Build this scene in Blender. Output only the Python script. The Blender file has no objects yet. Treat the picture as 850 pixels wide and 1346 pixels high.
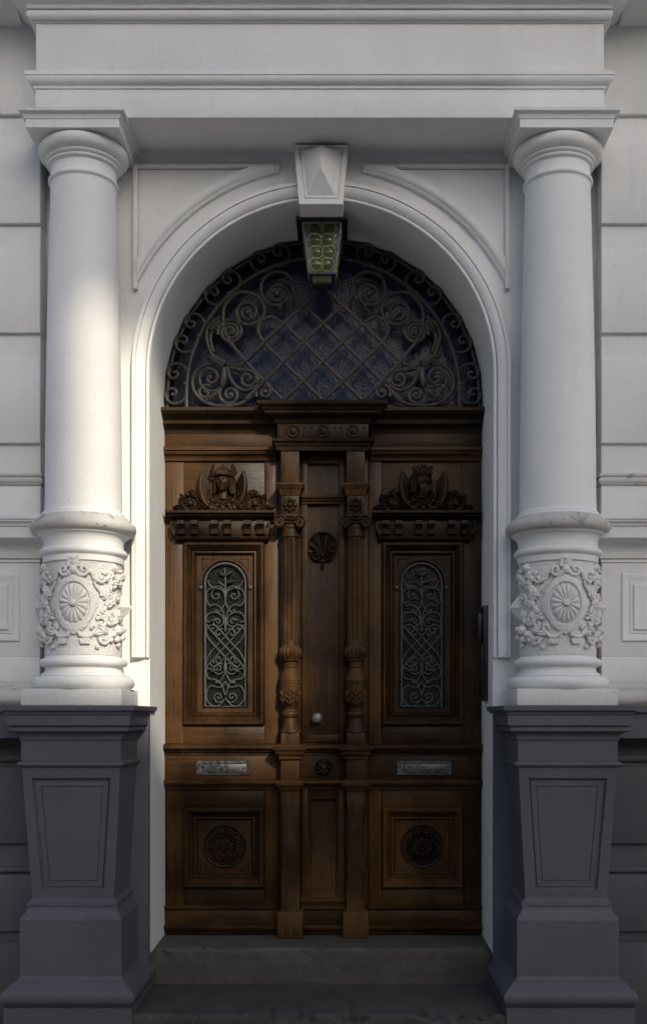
import bpy, bmesh, math, random
from mathutils import Vector, Matrix, noise
random.seed(11)
S = bpy.context.scene
C = S.collection
PI = math.pi
R = math.radians

# ------------------------------------------------------------------ camera, sky, sun, exposure
cam_d = bpy.data.cameras.new('camera'); cam = bpy.data.objects.new('camera', cam_d); C.objects.link(cam)
cam.location = (0.12, -5.134, 1.143); cam.rotation_euler = (R(90), 0, 0)
cam_d.sensor_fit = 'VERTICAL'; cam_d.sensor_height = 36; cam_d.lens = 37.44
cam_d.shift_x = -30/1346; cam_d.shift_y = 267/1346
cam_d.clip_start = 0.05; cam_d.clip_end = 500
S.camera = cam
SUN = Vector((0.40, -1.0, 0.55)).normalized()
wd = bpy.data.worlds.new('World'); S.world = wd; wd.use_nodes = True
nt = wd.node_tree; nt.nodes.clear()
sky = nt.nodes.new('ShaderNodeTexSky'); sky.sky_type = 'NISHITA'; sky.sun_disc = False
sky.sun_elevation = math.asin(SUN.z); sky.sun_rotation = math.atan2(SUN.x, SUN.y)
sky.air_density = 1.0; sky.dust_density = 2.0; sky.ozone_density = 1.0
bg = nt.nodes.new('ShaderNodeBackground'); bg.inputs[1].default_value = 0.135
wo = nt.nodes.new('ShaderNodeOutputWorld')
nt.links.new(sky.outputs[0], bg.inputs[0]); nt.links.new(bg.outputs[0], wo.inputs[0])
sd = bpy.data.lights.new('sun', 'SUN'); sd.energy = 3.0; sd.angle = R(0.55); sd.color = (1.0, 0.88, 0.70)
so = bpy.data.objects.new('sun', sd); C.objects.link(so)
so.rotation_euler = SUN.to_track_quat('Z', 'Y').to_euler(); so.location = (6, -12, 12)
vs = S.view_settings; vs.view_transform = 'Standard'; vs.look = 'None'; vs.gamma = 1; vs.use_curve_mapping = False
vs.exposure = 0.43
S.render.engine = 'CYCLES'
S.cycles.max_bounces = 8

# ------------------------------------------------------------------ materials (world position coordinates)
def mat(name):
    m = bpy.data.materials.new(name); m.use_nodes = True
    n = m.node_tree; n.nodes.clear()
    out = n.nodes.new('ShaderNodeOutputMaterial'); b = n.nodes.new('ShaderNodeBsdfPrincipled')
    n.links.new(b.outputs[0], out.inputs[0])
    return m, n, b
def pos(n, scale=(1, 1, 1)):
    g = n.nodes.new('ShaderNodeNewGeometry'); mp = n.nodes.new('ShaderNodeMapping')
    mp.inputs['Scale'].default_value = scale
    n.links.new(g.outputs['Position'], mp.inputs[0]); return mp.outputs[0]
def nz(n, vec, scale, detail=4, rough=.55, dist=0):
    t = n.nodes.new('ShaderNodeTexNoise'); t.inputs['Scale'].default_value = scale
    t.inputs['Detail'].default_value = detail; t.inputs['Roughness'].default_value = rough
    t.inputs['Distortion'].default_value = dist
    n.links.new(vec, t.inputs['Vector']); return t.outputs[0]
def ramp(n, fac, stops):
    r = n.nodes.new('ShaderNodeValToRGB'); e = r.color_ramp.elements
    while len(e) < len(stops): e.new(0.5)
    for i, (p, c) in enumerate(stops):
        e[i].position = p; e[i].color = (c[0], c[1], c[2], 1) if not isinstance(c, (int, float)) else (c, c, c, 1)
    n.links.new(fac, r.inputs[0]); return r.outputs[0]
def mix(n, fac, a, b, mode='MIX'):
    x = n.nodes.new('ShaderNodeMix'); x.data_type = 'RGBA'; x.blend_type = mode
    for sock, v in ((x.inputs[0], fac), (x.inputs[6], a), (x.inputs[7], b)):
        if isinstance(v, (int, float)): sock.default_value = v
        elif isinstance(v, tuple): sock.default_value = (*v, 1)
        else: n.links.new(v, sock)
    return x.outputs[2]
def bump(n, b, h, strength, dist=.01):
    k = n.nodes.new('ShaderNodeBump'); k.inputs['Strength'].default_value = strength
    k.inputs['Distance'].default_value = dist; n.links.new(h, k.inputs['Height'])
    n.links.new(k.outputs[0], b.inputs['Normal']); return k
def add2(n, a, b, w=1.0):
    x = n.nodes.new('ShaderNodeMath'); x.operation = 'MULTIPLY_ADD'
    n.links.new(b, x.inputs[0]); x.inputs[1].default_value = w; n.links.new(a, x.inputs[2]); return x.outputs[0]

def plaster(name, c, dark, rough=.7, wear=None, wear_t=.62, bs=.25, spots=True):
    m, n, b = mat(name)
    p = pos(n)
    big = nz(n, p, 1.7, 5, .6); fine = nz(n, p, 90, 3, .6); streak = nz(n, pos(n, (9, 9, .9)), 2.2, 4, .6)
    col = ramp(n, big, [(.3, dark), (.62, c)])
    col = mix(n, ramp(n, streak, [(.54, 0.0), (.78, .25)]), col, tuple(x*.74 for x in c))
    grime = nz(n, p, 5.5, 8, .72, .8)
    col = mix(n, ramp(n, grime, [(.58, 0.0), (.74, .20)]), col, tuple(x*.66*y for x, y in zip(c, (1.0, .96, .88))))
    dv = n.nodes.new('ShaderNodeVectorMath'); dv.operation = 'MULTIPLY_ADD'
    nc = n.nodes.new('ShaderNodeTexNoise'); nc.inputs['Scale'].default_value = 6; nc.inputs['Detail'].default_value = 6; n.links.new(p, nc.inputs['Vector'])
    n.links.new(nc.outputs[1], dv.inputs[0]); dv.inputs[1].default_value = (.35, .35, .35); n.links.new(p, dv.inputs[2])
    cv = n.nodes.new('ShaderNodeTexVoronoi'); cv.feature = 'DISTANCE_TO_EDGE'; cv.inputs['Scale'].default_value = 1.6; n.links.new(dv.outputs[0], cv.inputs['Vector'])
    cm = mix(n, 1.0, ramp(n, cv.outputs['Distance'], [(.0, 1.0), (.004, 0.0)]), ramp(n, nz(n, p, 1.1, 3), [(.58, 0.0), (.66, .22)]), 'MULTIPLY')
    col = mix(n, cm, col, tuple(x*.45 for x in c))
    if spots:
        sp = nz(n, p, 38, 2, .5)
        col = mix(n, ramp(n, sp, [(.735, 0.0), (.78, .35)]), col, tuple(x*.55 for x in c))
    mid = nz(n, p, 14, 5, .65)
    h = add2(n, fine, mid, 1.2)
    if wear:
        wn = nz(n, p, 11, 8, .7, .4)
        k = ramp(n, wn, [(wear_t, 0.0), (wear_t+.03, 1.0)])
        col = mix(n, k, col, wear)
        h = add2(n, h, k, -1.6)
    n.links.new(col, b.inputs['Base Color']); b.inputs['Roughness'].default_value = rough
    b.inputs['Specular IOR Level'].default_value = .35
    bump(n, b, h, bs, .004)
    return m
M_WHITE = plaster('white_paint', (.755, .755, .75), (.655, .658, .655))
M_COL = plaster('column_paint', (.755, .752, .745), (.665, .663, .655), wear=(.58, .57, .55), wear_t=.70)
M_WORN = plaster('worn_stone', (.55, .54, .51), (.42, .41, .385), wear=(.32, .31, .285), wear_t=.60, bs=.5)
M_PLINTH = plaster('chipped_paint', (.68, .67, .65), (.60, .59, .57), wear=(.34, .32, .29), wear_t=.64, bs=.5)
M_GREY = plaster('grey_paint', (.092, .090, .106), (.070, .069, .083), rough=.62, wear=(.128, .126, .138), wear_t=.655, bs=.5, spots=False)
M_GREYW = plaster('worn_grey_paint', (.098, .096, .115), (.074, .072, .09), rough=.6, wear=(.17, .165, .155), wear_t=.66, spots=False)

def carved_mat():
    m, n, b = mat('carved_paint'); p = pos(n)
    big = nz(n, p, 3, 4, .6); st = nz(n, p, 120, 2, .5); md = nz(n, p, 45, 4, .6)
    n.links.new(ramp(n, big, [(.3, (.61, .60, .58)), (.65, (.71, .70, .685))]), b.inputs['Base Color'])
    b.inputs['Roughness'].default_value = .7
    bump(n, b, add2(n, st, md, 1.5), .7, .006); return m
M_CARVE = carved_mat()

def wood(name, vertical=True, tone=1.0, worn=.25, rough=.48):
    m, n, b = mat(name)
    sc = (62, 62, 2.6) if vertical else (2.6, 62, 62)
    sc2 = (260, 260, 9) if vertical else (9, 260, 260)
    g1 = nz(n, pos(n, sc), 1.0, 6, .62, .6); g2 = nz(n, pos(n, sc2), 1.0, 3, .6)
    big = nz(n, pos(n), 2.6, 4, .6)
    oi = n.nodes.new('ShaderNodeObjectInfo')
    k = add2(n, big, g1, .52); k = add2(n, k, oi.outputs['Random'], .18)
    t = tone
    col = ramp(n, k, [(.50, (.0045*t, .0020*t, .0008*t)), (.79, (.026*t, .0115*t, .0031*t)), (1.0, (.074*t, .034*t, .0090*t))])
    pore = ramp(n, g2, [(.34, .70), (.54, 1.0)])
    col = mix(n, 1.0, col, pore, 'MULTIPLY')
    wn = nz(n, pos(n, (6, 6, 3)), 1.3, 7, .7)
    col = mix(n, ramp(n, wn, [(.50, 0.0), (.72, worn)]), col, (.080, .049, .022))
    n.links.new(col, b.inputs['Base Color'])
    n.links.new(ramp(n, big, [(.3, rough-.1), (.7, rough+.14)]), b.inputs['Roughness'])
    b.inputs['Specular IOR Level'].default_value = .2
    bump(n, b, add2(n, g2, g1, .8), .28, .004)
    return m
W_V = wood('oak_vertical', True, 1.0, .18, .42); W_H = wood('oak_horizontal', False, .9, .18, .42)
W_WV = wood('weathered_oak', True, 1.1, .75, .55); W_C = wood('carved_oak', True, .42, .10, .42)
W_F = wood('dark_frame_oak', True, .30, .05, .5)
W_WH = wood('weathered_oak_ledge', False, 1.0, .6, .55)

def metal(name, c, rough=.5, metallic=0.0, bs=.25, var=.35, scale=40):
    m, n, b = mat(name); p = pos(n)
    a = nz(n, p, scale, 5, .65)
    n.links.new(ramp(n, a, [(.32, tuple(x*(1-var) for x in c)), (.68, tuple(x*(1+var) for x in c))]), b.inputs['Base Color'])
    n.links.new(ramp(n, a, [(.3, rough-.12), (.7, rough+.12)]), b.inputs['Roughness'])
    b.inputs['Metallic'].default_value = metallic
    bump(n, b, nz(n, p, scale*4, 3), bs, .002); return m
M_IRON = metal('wrought_iron', (.050, .047, .040), .45)
M_IRON2 = metal('grey_painted_iron', (.055, .058, .056), .6)
M_BLACK = metal('black_metal', (.012, .012, .012), .4)
M_STEEL = metal('scratched_steel', (.10, .10, .105), .42, .75, .5, .75, 45)
M_KNOB = metal('dull_steel', (.13, .128, .122), .5, .5)
M_LAMP = metal('lantern_lead', (.16, .165, .175), .45, .5)

def glass_obscure(name, c1, c2, scale, rough, strength, spec=.5):
    m, n, b = mat(name); p = pos(n)
    v = n.nodes.new('ShaderNodeTexVoronoi'); v.inputs['Scale'].default_value = scale; n.links.new(p, v.inputs['Vector'])
    n.links.new(ramp(n, nz(n, p, 5, 4, .7), [(.35, c1), (.7, c2)]), b.inputs['Base Color'])
    b.inputs['Roughness'].default_value = rough; b.inputs['Specular IOR Level'].default_value = spec
    bump(n, b, add2(n, v.outputs[0], nz(n, p, scale*.7, 2), .6), strength, .006); return m
G_FAN = glass_obscure('obscure_glass', (.021, .028, .055), (.032, .040, .074), 80, .22, .2, .16)
G_LEAF = glass_obscure('crackled_glass', (.004, .0045, .004), (.012, .013, .011), 60, .3, .22, .22)
G_LAMP = glass_obscure('lantern_glass', (.085, .095, .10), (.14, .155, .16), 60, .15, .3)
G_BULL = glass_obscure('yellow_bullseye_glass', (.045, .052, .024), (.10, .108, .05), 30, .12, .25)
G_RIM = glass_obscure('yellow_glass_rim', (.24, .23, .08), (.36, .34, .13), 30, .2, .2)
G_AMBER = glass_obscure('amber_glass', (.03, .022, .003), (.055, .042, .006), 30, .5, .25, .2)

def stone(name, c1, c2, bs=.6):
    m, n, b = mat(name); p = pos(n)
    a = nz(n, p, 6, 8, .7); lay = nz(n, pos(n, (2, 2, 26)), 1, 5, .6)
    col = ramp(n, add2(n, a, lay, .5), [(.5, c1), (1.0, c2)])
    n.links.new(mix(n, ramp(n, nz(n, p, 60, 2), [(.68, 0.0), (.74, .5)]), col, (.2, .2, .18)), b.inputs['Base Color'])
    b.inputs['Roughness'].default_value = .75
    bump(n, b, add2(n, nz(n, p, 50, 6, .7), a, 1.5), bs, .008); return m
M_STEP = stone('dark_sandstone', (.034, .033, .028), (.085, .081, .070))
M_STEP2 = stone('worn_shaded_stone', (.024, .024, .024), (.062, .061, .058))  # darker, cooler tone stands in for the shading that sets the steps apart
M_PAVE = stone('pavement_slab', (.17, .165, .155), (.26, .25, .235)); M_ROAD = stone('granite_setts', (.13, .128, .122), (.22, .215, .205))
M_BRICK = plaster('ochre_render', (.30, .24, .17), (.25, .2, .14)); M_ROOF = plaster('slate_roof', (.06, .06, .07), (.045, .045, .055))

# ------------------------------------------------------------------ mesh helpers
def wloc(o):
    v = Vector((0, 0, 0))
    while o is not None: v = v + o.location; o = o.parent
    return v
class B:
    def __init__(s): s.v = []; s.f = []
    def add(s, vs, fs):
        o = len(s.v); s.v += [tuple(v) for v in vs]; s.f += [tuple(i+o for i in f) for f in fs]; return s
    def build(s, name, m, parent=None, ang=32, smooth=True):
        me = bpy.data.meshes.new(name); me.from_pydata(s.v, [], s.f)
        bm = bmesh.new(); bm.from_mesh(me); bmesh.ops.recalc_face_normals(bm, faces=bm.faces); bm.to_mesh(me); bm.free()
        if smooth:
            me.polygons.foreach_set('use_smooth', [True]*len(me.polygons)); me.set_sharp_from_angle(angle=R(ang))
        me.materials.append(m)
        o = bpy.data.objects.new(name, me); C.objects.link(o)
        if parent: o.location = -wloc(parent); o.parent = parent
        return o
    def clip(s, co, no):
        bm = bmesh.new(); vv = [bm.verts.new(v) for v in s.v]
        for f in s.f:
            try: bm.faces.new([vv[i] for i in f])
            except ValueError: pass
        bmesh.ops.bisect_plane(bm, geom=bm.verts[:]+bm.edges[:]+bm.faces[:], plane_co=co, plane_no=no, clear_outer=True)
        bmesh.ops.holes_fill(bm, edges=[e for e in bm.edges if e.is_boundary])
        bm.verts.index_update(); s.v = [v.co[:] for v in bm.verts]; s.f = [tuple(v.index for v in f.verts) for f in bm.faces]; bm.free(); return s
    def box(s, x0, x1, y0, y1, z0, z1, bev=.003):
        if x0 > x1: x0, x1 = x1, x0
        bm = bmesh.new(); bmesh.ops.create_cube(bm, size=1)
        for v in bm.verts:
            v.co = Vector((x0 if v.co.x < 0 else x1, y0 if v.co.y < 0 else y1, z0 if v.co.z < 0 else z1))
        if bev: bmesh.ops.bevel(bm, geom=list(bm.edges), offset=min(bev, (x1-x0)*.4, (y1-y0)*.4, (z1-z0)*.4), segments=2, affect='EDGES', profile=.5)
        bm.verts.index_update(); s.add([v.co[:] for v in bm.verts], [[v.index for v in f.verts] for f in bm.faces]); bm.free(); return s
    def loops(s, ls, cap_end=True, cap_start=False, closed=True):
        n = len(ls[0]); vs = [p for l in ls for p in l]; fs = []
        for k in range(len(ls)-1):
            for i in range(n if closed else n-1):
                j = (i+1) % n; fs.append((k*n+i, k*n+j, (k+1)*n+j, (k+1)*n+i))
        if cap_end: fs.append(tuple(range((len(ls)-1)*n, len(ls)*n)))
        if cap_start: fs.append(tuple(range(n))[::-1])
        return s.add(vs, fs)
    def sweep(s, path, prof, closed=False, plane='XY', base=0.0, caps=True):
        n = len(path); P = [Vector(p) for p in path]; mi = []
        for i in range(n):
            a = P[i-1] if (i > 0 or closed) else None; c = P[(i+1) % n] if (i < n-1 or closed) else None
            d1 = (P[i]-a).normalized() if a is not None else (c-P[i]).normalized()
            d2 = (c-P[i]).normalized() if c is not None else d1
            n1 = Vector((-d1.y, d1.x)); n2 = Vector((-d2.y, d2.x)); k = max(1+n1.dot(n2), .12); mi.append((n1+n2)/k)
        vs = []; q = len(prof)
        for i in range(n):
            for (u, v) in prof:
                a = P[i]+mi[i]*u
                vs.append((a.x, a.y, base+v) if plane == 'XY' else (a.x, base-v, a.y))
        fs = []
        for i in range(n if closed else n-1):
            j = (i+1) % n
            for k in range(q-1): fs.append((i*q+k, j*q+k, j*q+k+1, i*q+k+1))
        if caps and not closed:
            fs.append(tuple(range(q))); fs.append(tuple(range((n-1)*q, n*q))[::-1])
        return s.add(vs, fs)
    def lathe(s, prof, cx, cy, n=56, mod=None, capt=True):
        ls = []
        for (r, z) in prof:
            l = []
            for i in range(n):
                a = 2*PI*i/n; rr = r if mod is None else mod(r, z, a)
                l.append((cx+rr*math.sin(a), cy-rr*math.cos(a), z))
            ls.append(l)
        return s.loops(ls, capt, capt)
    def tube(s, pts, r, n=7, taper=None):
        P = [Vector(p) for p in pts]; m = len(P); ls = []
        t = (P[1]-P[0]).normalized(); up = Vector((0, -1, 0))
        if abs(t.dot(up)) > .9: up = Vector((1, 0, 0))
        nn = (up-t*up.dot(t)).normalized()
        for i in range(m):
            a = P[max(i-1, 0)]; c = P[min(i+1, m-1)]; t = c-a
            t = t.normalized() if t.length > 1e-9 else Vector((1, 0, 0))
            nn = (nn-t*nn.dot(t)); nn = nn.normalized() if nn.length > 1e-6 else Vector((0, -1, 0)); bb = t.cross(nn)
            rr = r if taper is None else r*taper(i/(m-1))
            ls.append([P[i]+(nn*math.cos(2*PI*k/n)+bb*math.sin(2*PI*k/n))*rr for k in range(n)])
        return s.loops(ls, True, True)
    def ball(s, c, r, nu=12, nv=8, fn=None):
        c = Vector(c); r = Vector(r) if not isinstance(r, (int, float)) else Vector((r, r, r)); ls = []
        for j in range(1, nv):
            p = PI*j/nv; l = []
            for i in range(nu):
                a = 2*PI*i/nu; d = Vector((math.sin(p)*math.cos(a), math.sin(p)*math.sin(a), math.cos(p)))
                l.append(c+Vector((d.x*r.x, d.y*r.y, d.z*r.z)) if fn is None else c+fn(d))
            ls.append(l)
        return s.loops(ls, True, True)
    def arcwall(s, x0, x1, z0, z1, hw, zb, zs, y0, y1, cx=0.0, n=40, jamb_to=None, front=True, rz=None):
        """flat wall in the XZ plane at y0 with a round-arched opening and its reveal back to y1"""
        arc = [(cx-hw*math.cos(PI*i/n), zs+(hw if rz is None else rz)*math.sin(PI*i/n)) for i in range(n+1)]
        if front:
            q = lambda a, b, c, d: s.add([(a, y0, c), (b, y0, c), (b, y0, d), (a, y0, d)], [(0, 1, 2, 3)])
            q(x0, cx-hw, z0, zs); q(cx+hw, x1, z0, zs); q(x0, cx-hw, zs, z1); q(cx+hw, x1, zs, z1)
            if zb > z0: q(cx-hw, cx+hw, z0, zb)
            for i in range(n):
                a, b = arc[i], arc[i+1]
                s.add([(a[0], y0, a[1]), (b[0], y0, b[1]), (b[0], y0, z1), (a[0], y0, z1)], [(0, 1, 2, 3)])
        zr = zb if jamb_to is None else jamb_to
        con = [(cx-hw, zr)]+arc+[(cx+hw, zr)]
        return s.loops([[(a, y0, b) for a, b in con], [(a, y1, b) for a, b in con]], False, False, closed=False)
def rect(x0, x1, z0, z1, y): return [(x0, y, z0), (x1, y, z0), (x1, y, z1), (x0, y, z1)]
def arc(cx, cy, r, a0, a1, n=6, ry=None):
    return [(cx+r*math.cos(R(a0+(a1-a0)*i/n)), cy+(ry or r)*math.sin(R(a0+(a1-a0)*i/n))) for i in range(n+1)]
def cr(P, k=6):
    P = [Vector(p) for p in P]; o = []
    for i in range(len(P)-1):
        a = P[max(i-1, 0)]; b = P[i]; c = P[i+1]; d = P[min(i+2, len(P)-1)]
        for j in range(k):
            t = j/k; o.append(.5*((2*b)+(c-a)*t+(2*a-5*b+4*c-d)*t*t+(3*b-a-3*c+d)*t**3))
    o.append(P[-1]); return [tuple(p) for p in o]
def volute(p0, eye, turns, sign, rend, p=1.7, n=None):
    dx = p0[0]-eye[0]; dy = p0[1]-eye[1]; r0 = math.hypot(dx, dy); a0 = math.atan2(dy, dx); n = n or int(18*turns); o = []
    for i in range(n+1):
        t = i/n; r = rend+(r0-rend)*(1-t)**p; a = a0+sign*2*PI*turns*t
        o.append((eye[0]+r*math.cos(a), eye[1]+r*math.sin(a)))
    return o
def thing(name, label, cat, loc=(0, 0, 0), group=None):
    o = bpy.data.objects.new(name, None); C.objects.link(o); o.location = loc; o.empty_display_size = .1
    tag(o, label, cat, group); return o
def tag(o, label=None, cat=None, group=None, kind=None):
    for k, v in (('label', label), ('category', cat), ('group', group), ('kind', kind)):
        if v: o[k] = v
    return o
def dup(o, d, parent=None):
    c = o.copy(); C.objects.link(c); c.location = o.location+Vector(d)
    if parent: c.parent = parent
    return c
def copy_thing(t, loc, label):
    r = t.copy(); C.objects.link(r); r.location = loc; r['label'] = label
    for ch in list(t.children):
        c = ch.copy(); C.objects.link(c); c.parent = r
        for g in list(ch.children):
            d = g.copy(); C.objects.link(d); d.parent = c
    return r

# ---- carved ornament: authored in (a, b, h), mapped onto a plane or a cylinder
def flat(y0, cx=0.0, cz=0.0): return lambda a, b, h: Vector((cx+a, y0-h, cz+b))
def cyl(cx, cy, rad, cz): return lambda a, b, h: Vector((cx+(rad+h)*math.sin(a/rad), cy-(rad+h)*math.cos(a/rad), cz+b))
def o_tube(b, mp, pts, r, h, n=6, taper=None): b.tube([mp(p[0], p[1], h) for p in pts], r, n, taper)
def o_ball(b, mp, x, z, r, h=0.0, sq=1.0):
    def fn(d): return mp(x+d.x*r, z+d.z*r, h-d.y*r*sq)
    b.ball((0, 0, 0), 1, 10, 7, fn)
def o_leaf(b, mp, x, z, ang, L, Wd, h=.004, hh=.014, lobes=0, curl=.4):
    """a carved leaf: midrib groove, bellied blade, optional lobed edge"""
    nl, nw = 9, 6; vs = []; ca, sa = math.cos(R(ang)), math.sin(R(ang))
    for i in range(nl+1):
        t = i/nl; w = Wd*.5*(math.sin(PI*min(1, t*.93+.07))**.7)
        if lobes: w *= .72+.28*abs(math.cos(PI*lobes*t))
        for j in range(nw+1):
            s = j/nw*2-1; u = t*L; v = s*w
            k = h+hh*(math.sin(PI*(.12+.8*t))*(1-abs(s)**2.2*.9)-.28*math.exp(-(s/.16)**2))+curl*hh*t*t
            if abs(s) > .99: k = -.002
            vs.append(mp(x+u*ca-v*sa, z+u*sa+v*ca, k))
    fs = [(i*(nw+1)+j, i*(nw+1)+j+1, (i+1)*(nw+1)+j+1, (i+1)*(nw+1)+j) for i in range(nl) for j in range(nw)]
    b.add(vs, fs)
def o_rosette(b, mp, x, z, ra, rb, n, h, dome=.6, boss=.16):
    nr, na = 9, n*6; ls = []
    for i in range(nr+1):
        t = 1-i/nr*(1-boss*.6)
        l = []
        for k in range(na):
            a = 2*PI*k/na; pet = abs(math.sin(n*a/2))**.5
            rr = t*(1-.07*(1-pet)*t)
            hh = h*((1-t**2)**.5*dome*.6+.34*pet*min(1, t*1.6)*(1-t**7)+.02)
            if i == 0: hh = -.003
            l.append(mp(x+ra*rr*math.sin(a), z+rb*rr*math.cos(a), hh))
        ls.append(l)
    b.loops(ls); o_ball(b, mp, x, z, min(ra, rb)*boss*1.5, h*.75, .7)
def o_plate(b, mp, x, z, outer, inner, h, n=72, lip=.006):
    """ring-shaped plate between two star-shaped outlines (functions of angle -> radius pair)"""
    ls = []
    for (f, hh, sc) in ((outer, -.004, 1.0), (outer, h*.8, 1.0), (outer, h, .965), (inner, h+lip*.2, 1.18), (inner, h+lip, 1.12), (inner, h+lip, 1.05), (inner, h*.35, 1.0)):
        ls.append([mp(x+f(2*PI*k/n)[0]*sc*math.sin(2*PI*k/n), z+f(2*PI*k/n)[1]*sc*math.cos(2*PI*k/n), hh) for k in range(n)])
    b.loops(ls, True)

# ------------------------------------------------------------------ ground and street
def plane(name, x0, x1, y0, y1, z, m):
    b = B(); b.add([(x0, y0, z), (x1, y0, z), (x1, y1, z), (x0, y1, z)], [(0, 1, 2, 3)]); return tag(b.build(name, m), kind='structure')
plane('ground', -120, 120, -120, 60, -.52, M_ROAD)
tag(B().box(-30, 30, -3.6, 0.3, -.516, -.36, .01).build('pavement', M_PAVE), kind='structure')

# ------------------------------------------------------------------ stone steps
def rough_box(b, x0, x1, y0, y1, z0, z1, amp, chip, nx=90, seed=0):
    """worn step: subdivided block with a chipped, uneven front arris"""
    sec = [(y1, z0), (y1, z1)]+[(y1+(y0-y1)*i/6, z1) for i in range(1, 6)]+arc(y0+.02, z1-.02, .02, 90, 180, 4)+[(y0, z1+(z0-z1)*i/5) for i in range(1, 6)]
    ls = []
    for i in range(nx+1):
        x = x0+(x1-x0)*i/nx; l = []
        for (y, z) in sec:
            p = Vector((x*5, y*5+seed, z*5)); d = noise.fractal(p, .6, 2.2, 5)*amp
            near = math.exp(-((y-y0)/.05)**2-((z-z1)/.04)**2)
            c = max(0, noise.fractal(Vector((x*4+seed*3, 1.7, z*9)), .7, 2.1, 5)-.05)*chip*near
            l.append((x, y+d*.5+c, z+d*.5-c*.8 if z > z0 else z))
        ls.append(l)
    b.loops(ls, True, True)
    return b
steps = thing('entrance_steps', 'two worn dark sandstone steps below the wooden door', 'steps', (0, .2, -.36))
rough_box(B(), -.8285, .8285, .105, .62, -.18, -.002, .006, .05, 120, 3).build('step', M_STEP, steps, 60)
rough_box(B(), -.90, .90, -.43, .30, -.362, -.178, .007, .09, 150, 9).build('step', M_STEP2, steps, 60)

# ------------------------------------------------------------------ arched doorway surround
ZS, HW = 2.794, .825
sur = thing('doorway_surround', 'white stucco arched doorway surround with moulded spandrels and keystone', 'doorway', (0, 0, -.35))
b = B(); b.arcwall(-1.345, 1.345, 1.17, 4.5, HW, 1.17, ZS, 0, .56, jamb_to=-.006, n=64); b.build('wall_face', M_WHITE, sur, 30)
for sx in (-1, 1):
    b = B(); b.box(sx*.829, sx*1.345, -.006, .55, -.36, 1.17, .004); tag(b.build('grey_base', M_GREY, sur), 'dark grey painted base strip beside the pedestal')
con = [(-HW, 1.42), (-HW, ZS)]+[(-HW*math.cos(PI*i/64), ZS+HW*math.sin(PI*i/64)) for i in range(1, 64)]+[(HW, ZS), (HW, 1.42)]
prof = [(.0005, -.002), (.0005, .014)]+arc(.008, .016, .0075, 200, -20, 6)+[(.0165, .003), (.019, .003)]+arc(.060, .008, .041, 180, 90, 8, .034)+[(.060, .036), (.064, .036), (.064, .046), (.079, .046), (.079, -.002)]
B().sweep(con, prof, plane='XZ').build('archivolt', M_WHITE, sur, 30)
def ang_r(r, z): return math.acos((z-ZS)/r)
for sx in (-1, 1):
    def mx(pts): return [(sx*p[0], p[1]) for p in pts]
    a0 = math.asin(.199/.98); a1 = math.asin(.90/.98)
    ar = [(math.sin(a0+(a1-a0)*i/30)*-.98, ZS+math.cos(a0+(a1-a0)*i/30)*.98) for i in range(31)]
    out = [(-.90, 3.787), (-.199, 3.787)]+ar
    b = B(); o3 = mx([(-p[0] if False else p[0], p[1]) for p in out])
    o3 = [(p[0]*-1*-1, p[1]) for p in o3]
    b.loops([[(p[0], .001, p[1]) for p in o3], [(p[0], -.008, p[1]) for p in o3]])
    fr = b.build('spandrel_panel', M_WHITE, sur, 25)
    b = B(); pr = [(0, .006), (.002, .016), (.008, .018)]+arc(.034, .018, .022, 180, 90, 6, .012)[1:]+[(.040, .030), (.05, .030), (.05, .006)]
    ar2 = [(math.sin(R(11.75+(66.5-11.75)*i/40))*-.98, ZS+math.cos(R(11.75+(66.5-11.75)*i/40))*.98) for i in range(41)]
    path = mx(ar2)
    if sx < 0: path = path      # right to mirrored side
    pr2 = [(-u, v) for u, v in pr] if sx < 0 else pr
    # the moulding grows away from the arch centre
    pr = [(u, .006+(v-.006)*1.5) for u, v in pr]; test = Vector(path[1])-Vector(path[0]); nrm = Vector((-test.y, test.x)); rad = Vector(path[0])-Vector((0, ZS))
    pr2 = pr if nrm.dot(rad) > 0 else [(-u, v) for u, v in pr]
    b.sweep(path, pr2, plane='XZ'); b.clip((-sx*.8805, 0, 0), (-sx, 0, 0)); b.clip((0, 0, 3.7675), (0, 0, 1)); b.build('arc_moulding', M_WHITE, fr, 25)
    b = B(); b.box(sx*.9025, sx*.880, -.030, .0, 3.19, 3.788, .004); b.build('fillet', M_WHITE, fr)
    b = B(); b.box(sx*.8795, sx*.200, -.030, .0, 3.768, 3.788, .004); b.build('fillet', M_WHITE, fr)
    r2 = 1.036; a0 = math.asin(.315/r2); a1 = math.asin(.872/r2)
    f = [(-.872, 3.764)]+[(-math.sin(a0+(a1-a0)*i/24)*r2, ZS+math.cos(a0+(a1-a0)*i/24)*r2) for i in range(25)]
    f = mx([(p[0], min(p[1], 3.764)) for p in f])
    b = B(); b.loops([[(p[0], -.006, p[1]) for p in f], [(p[0], -.014, p[1]) for p in f]]); b.build('field', M_WHITE, fr, 25)
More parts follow.
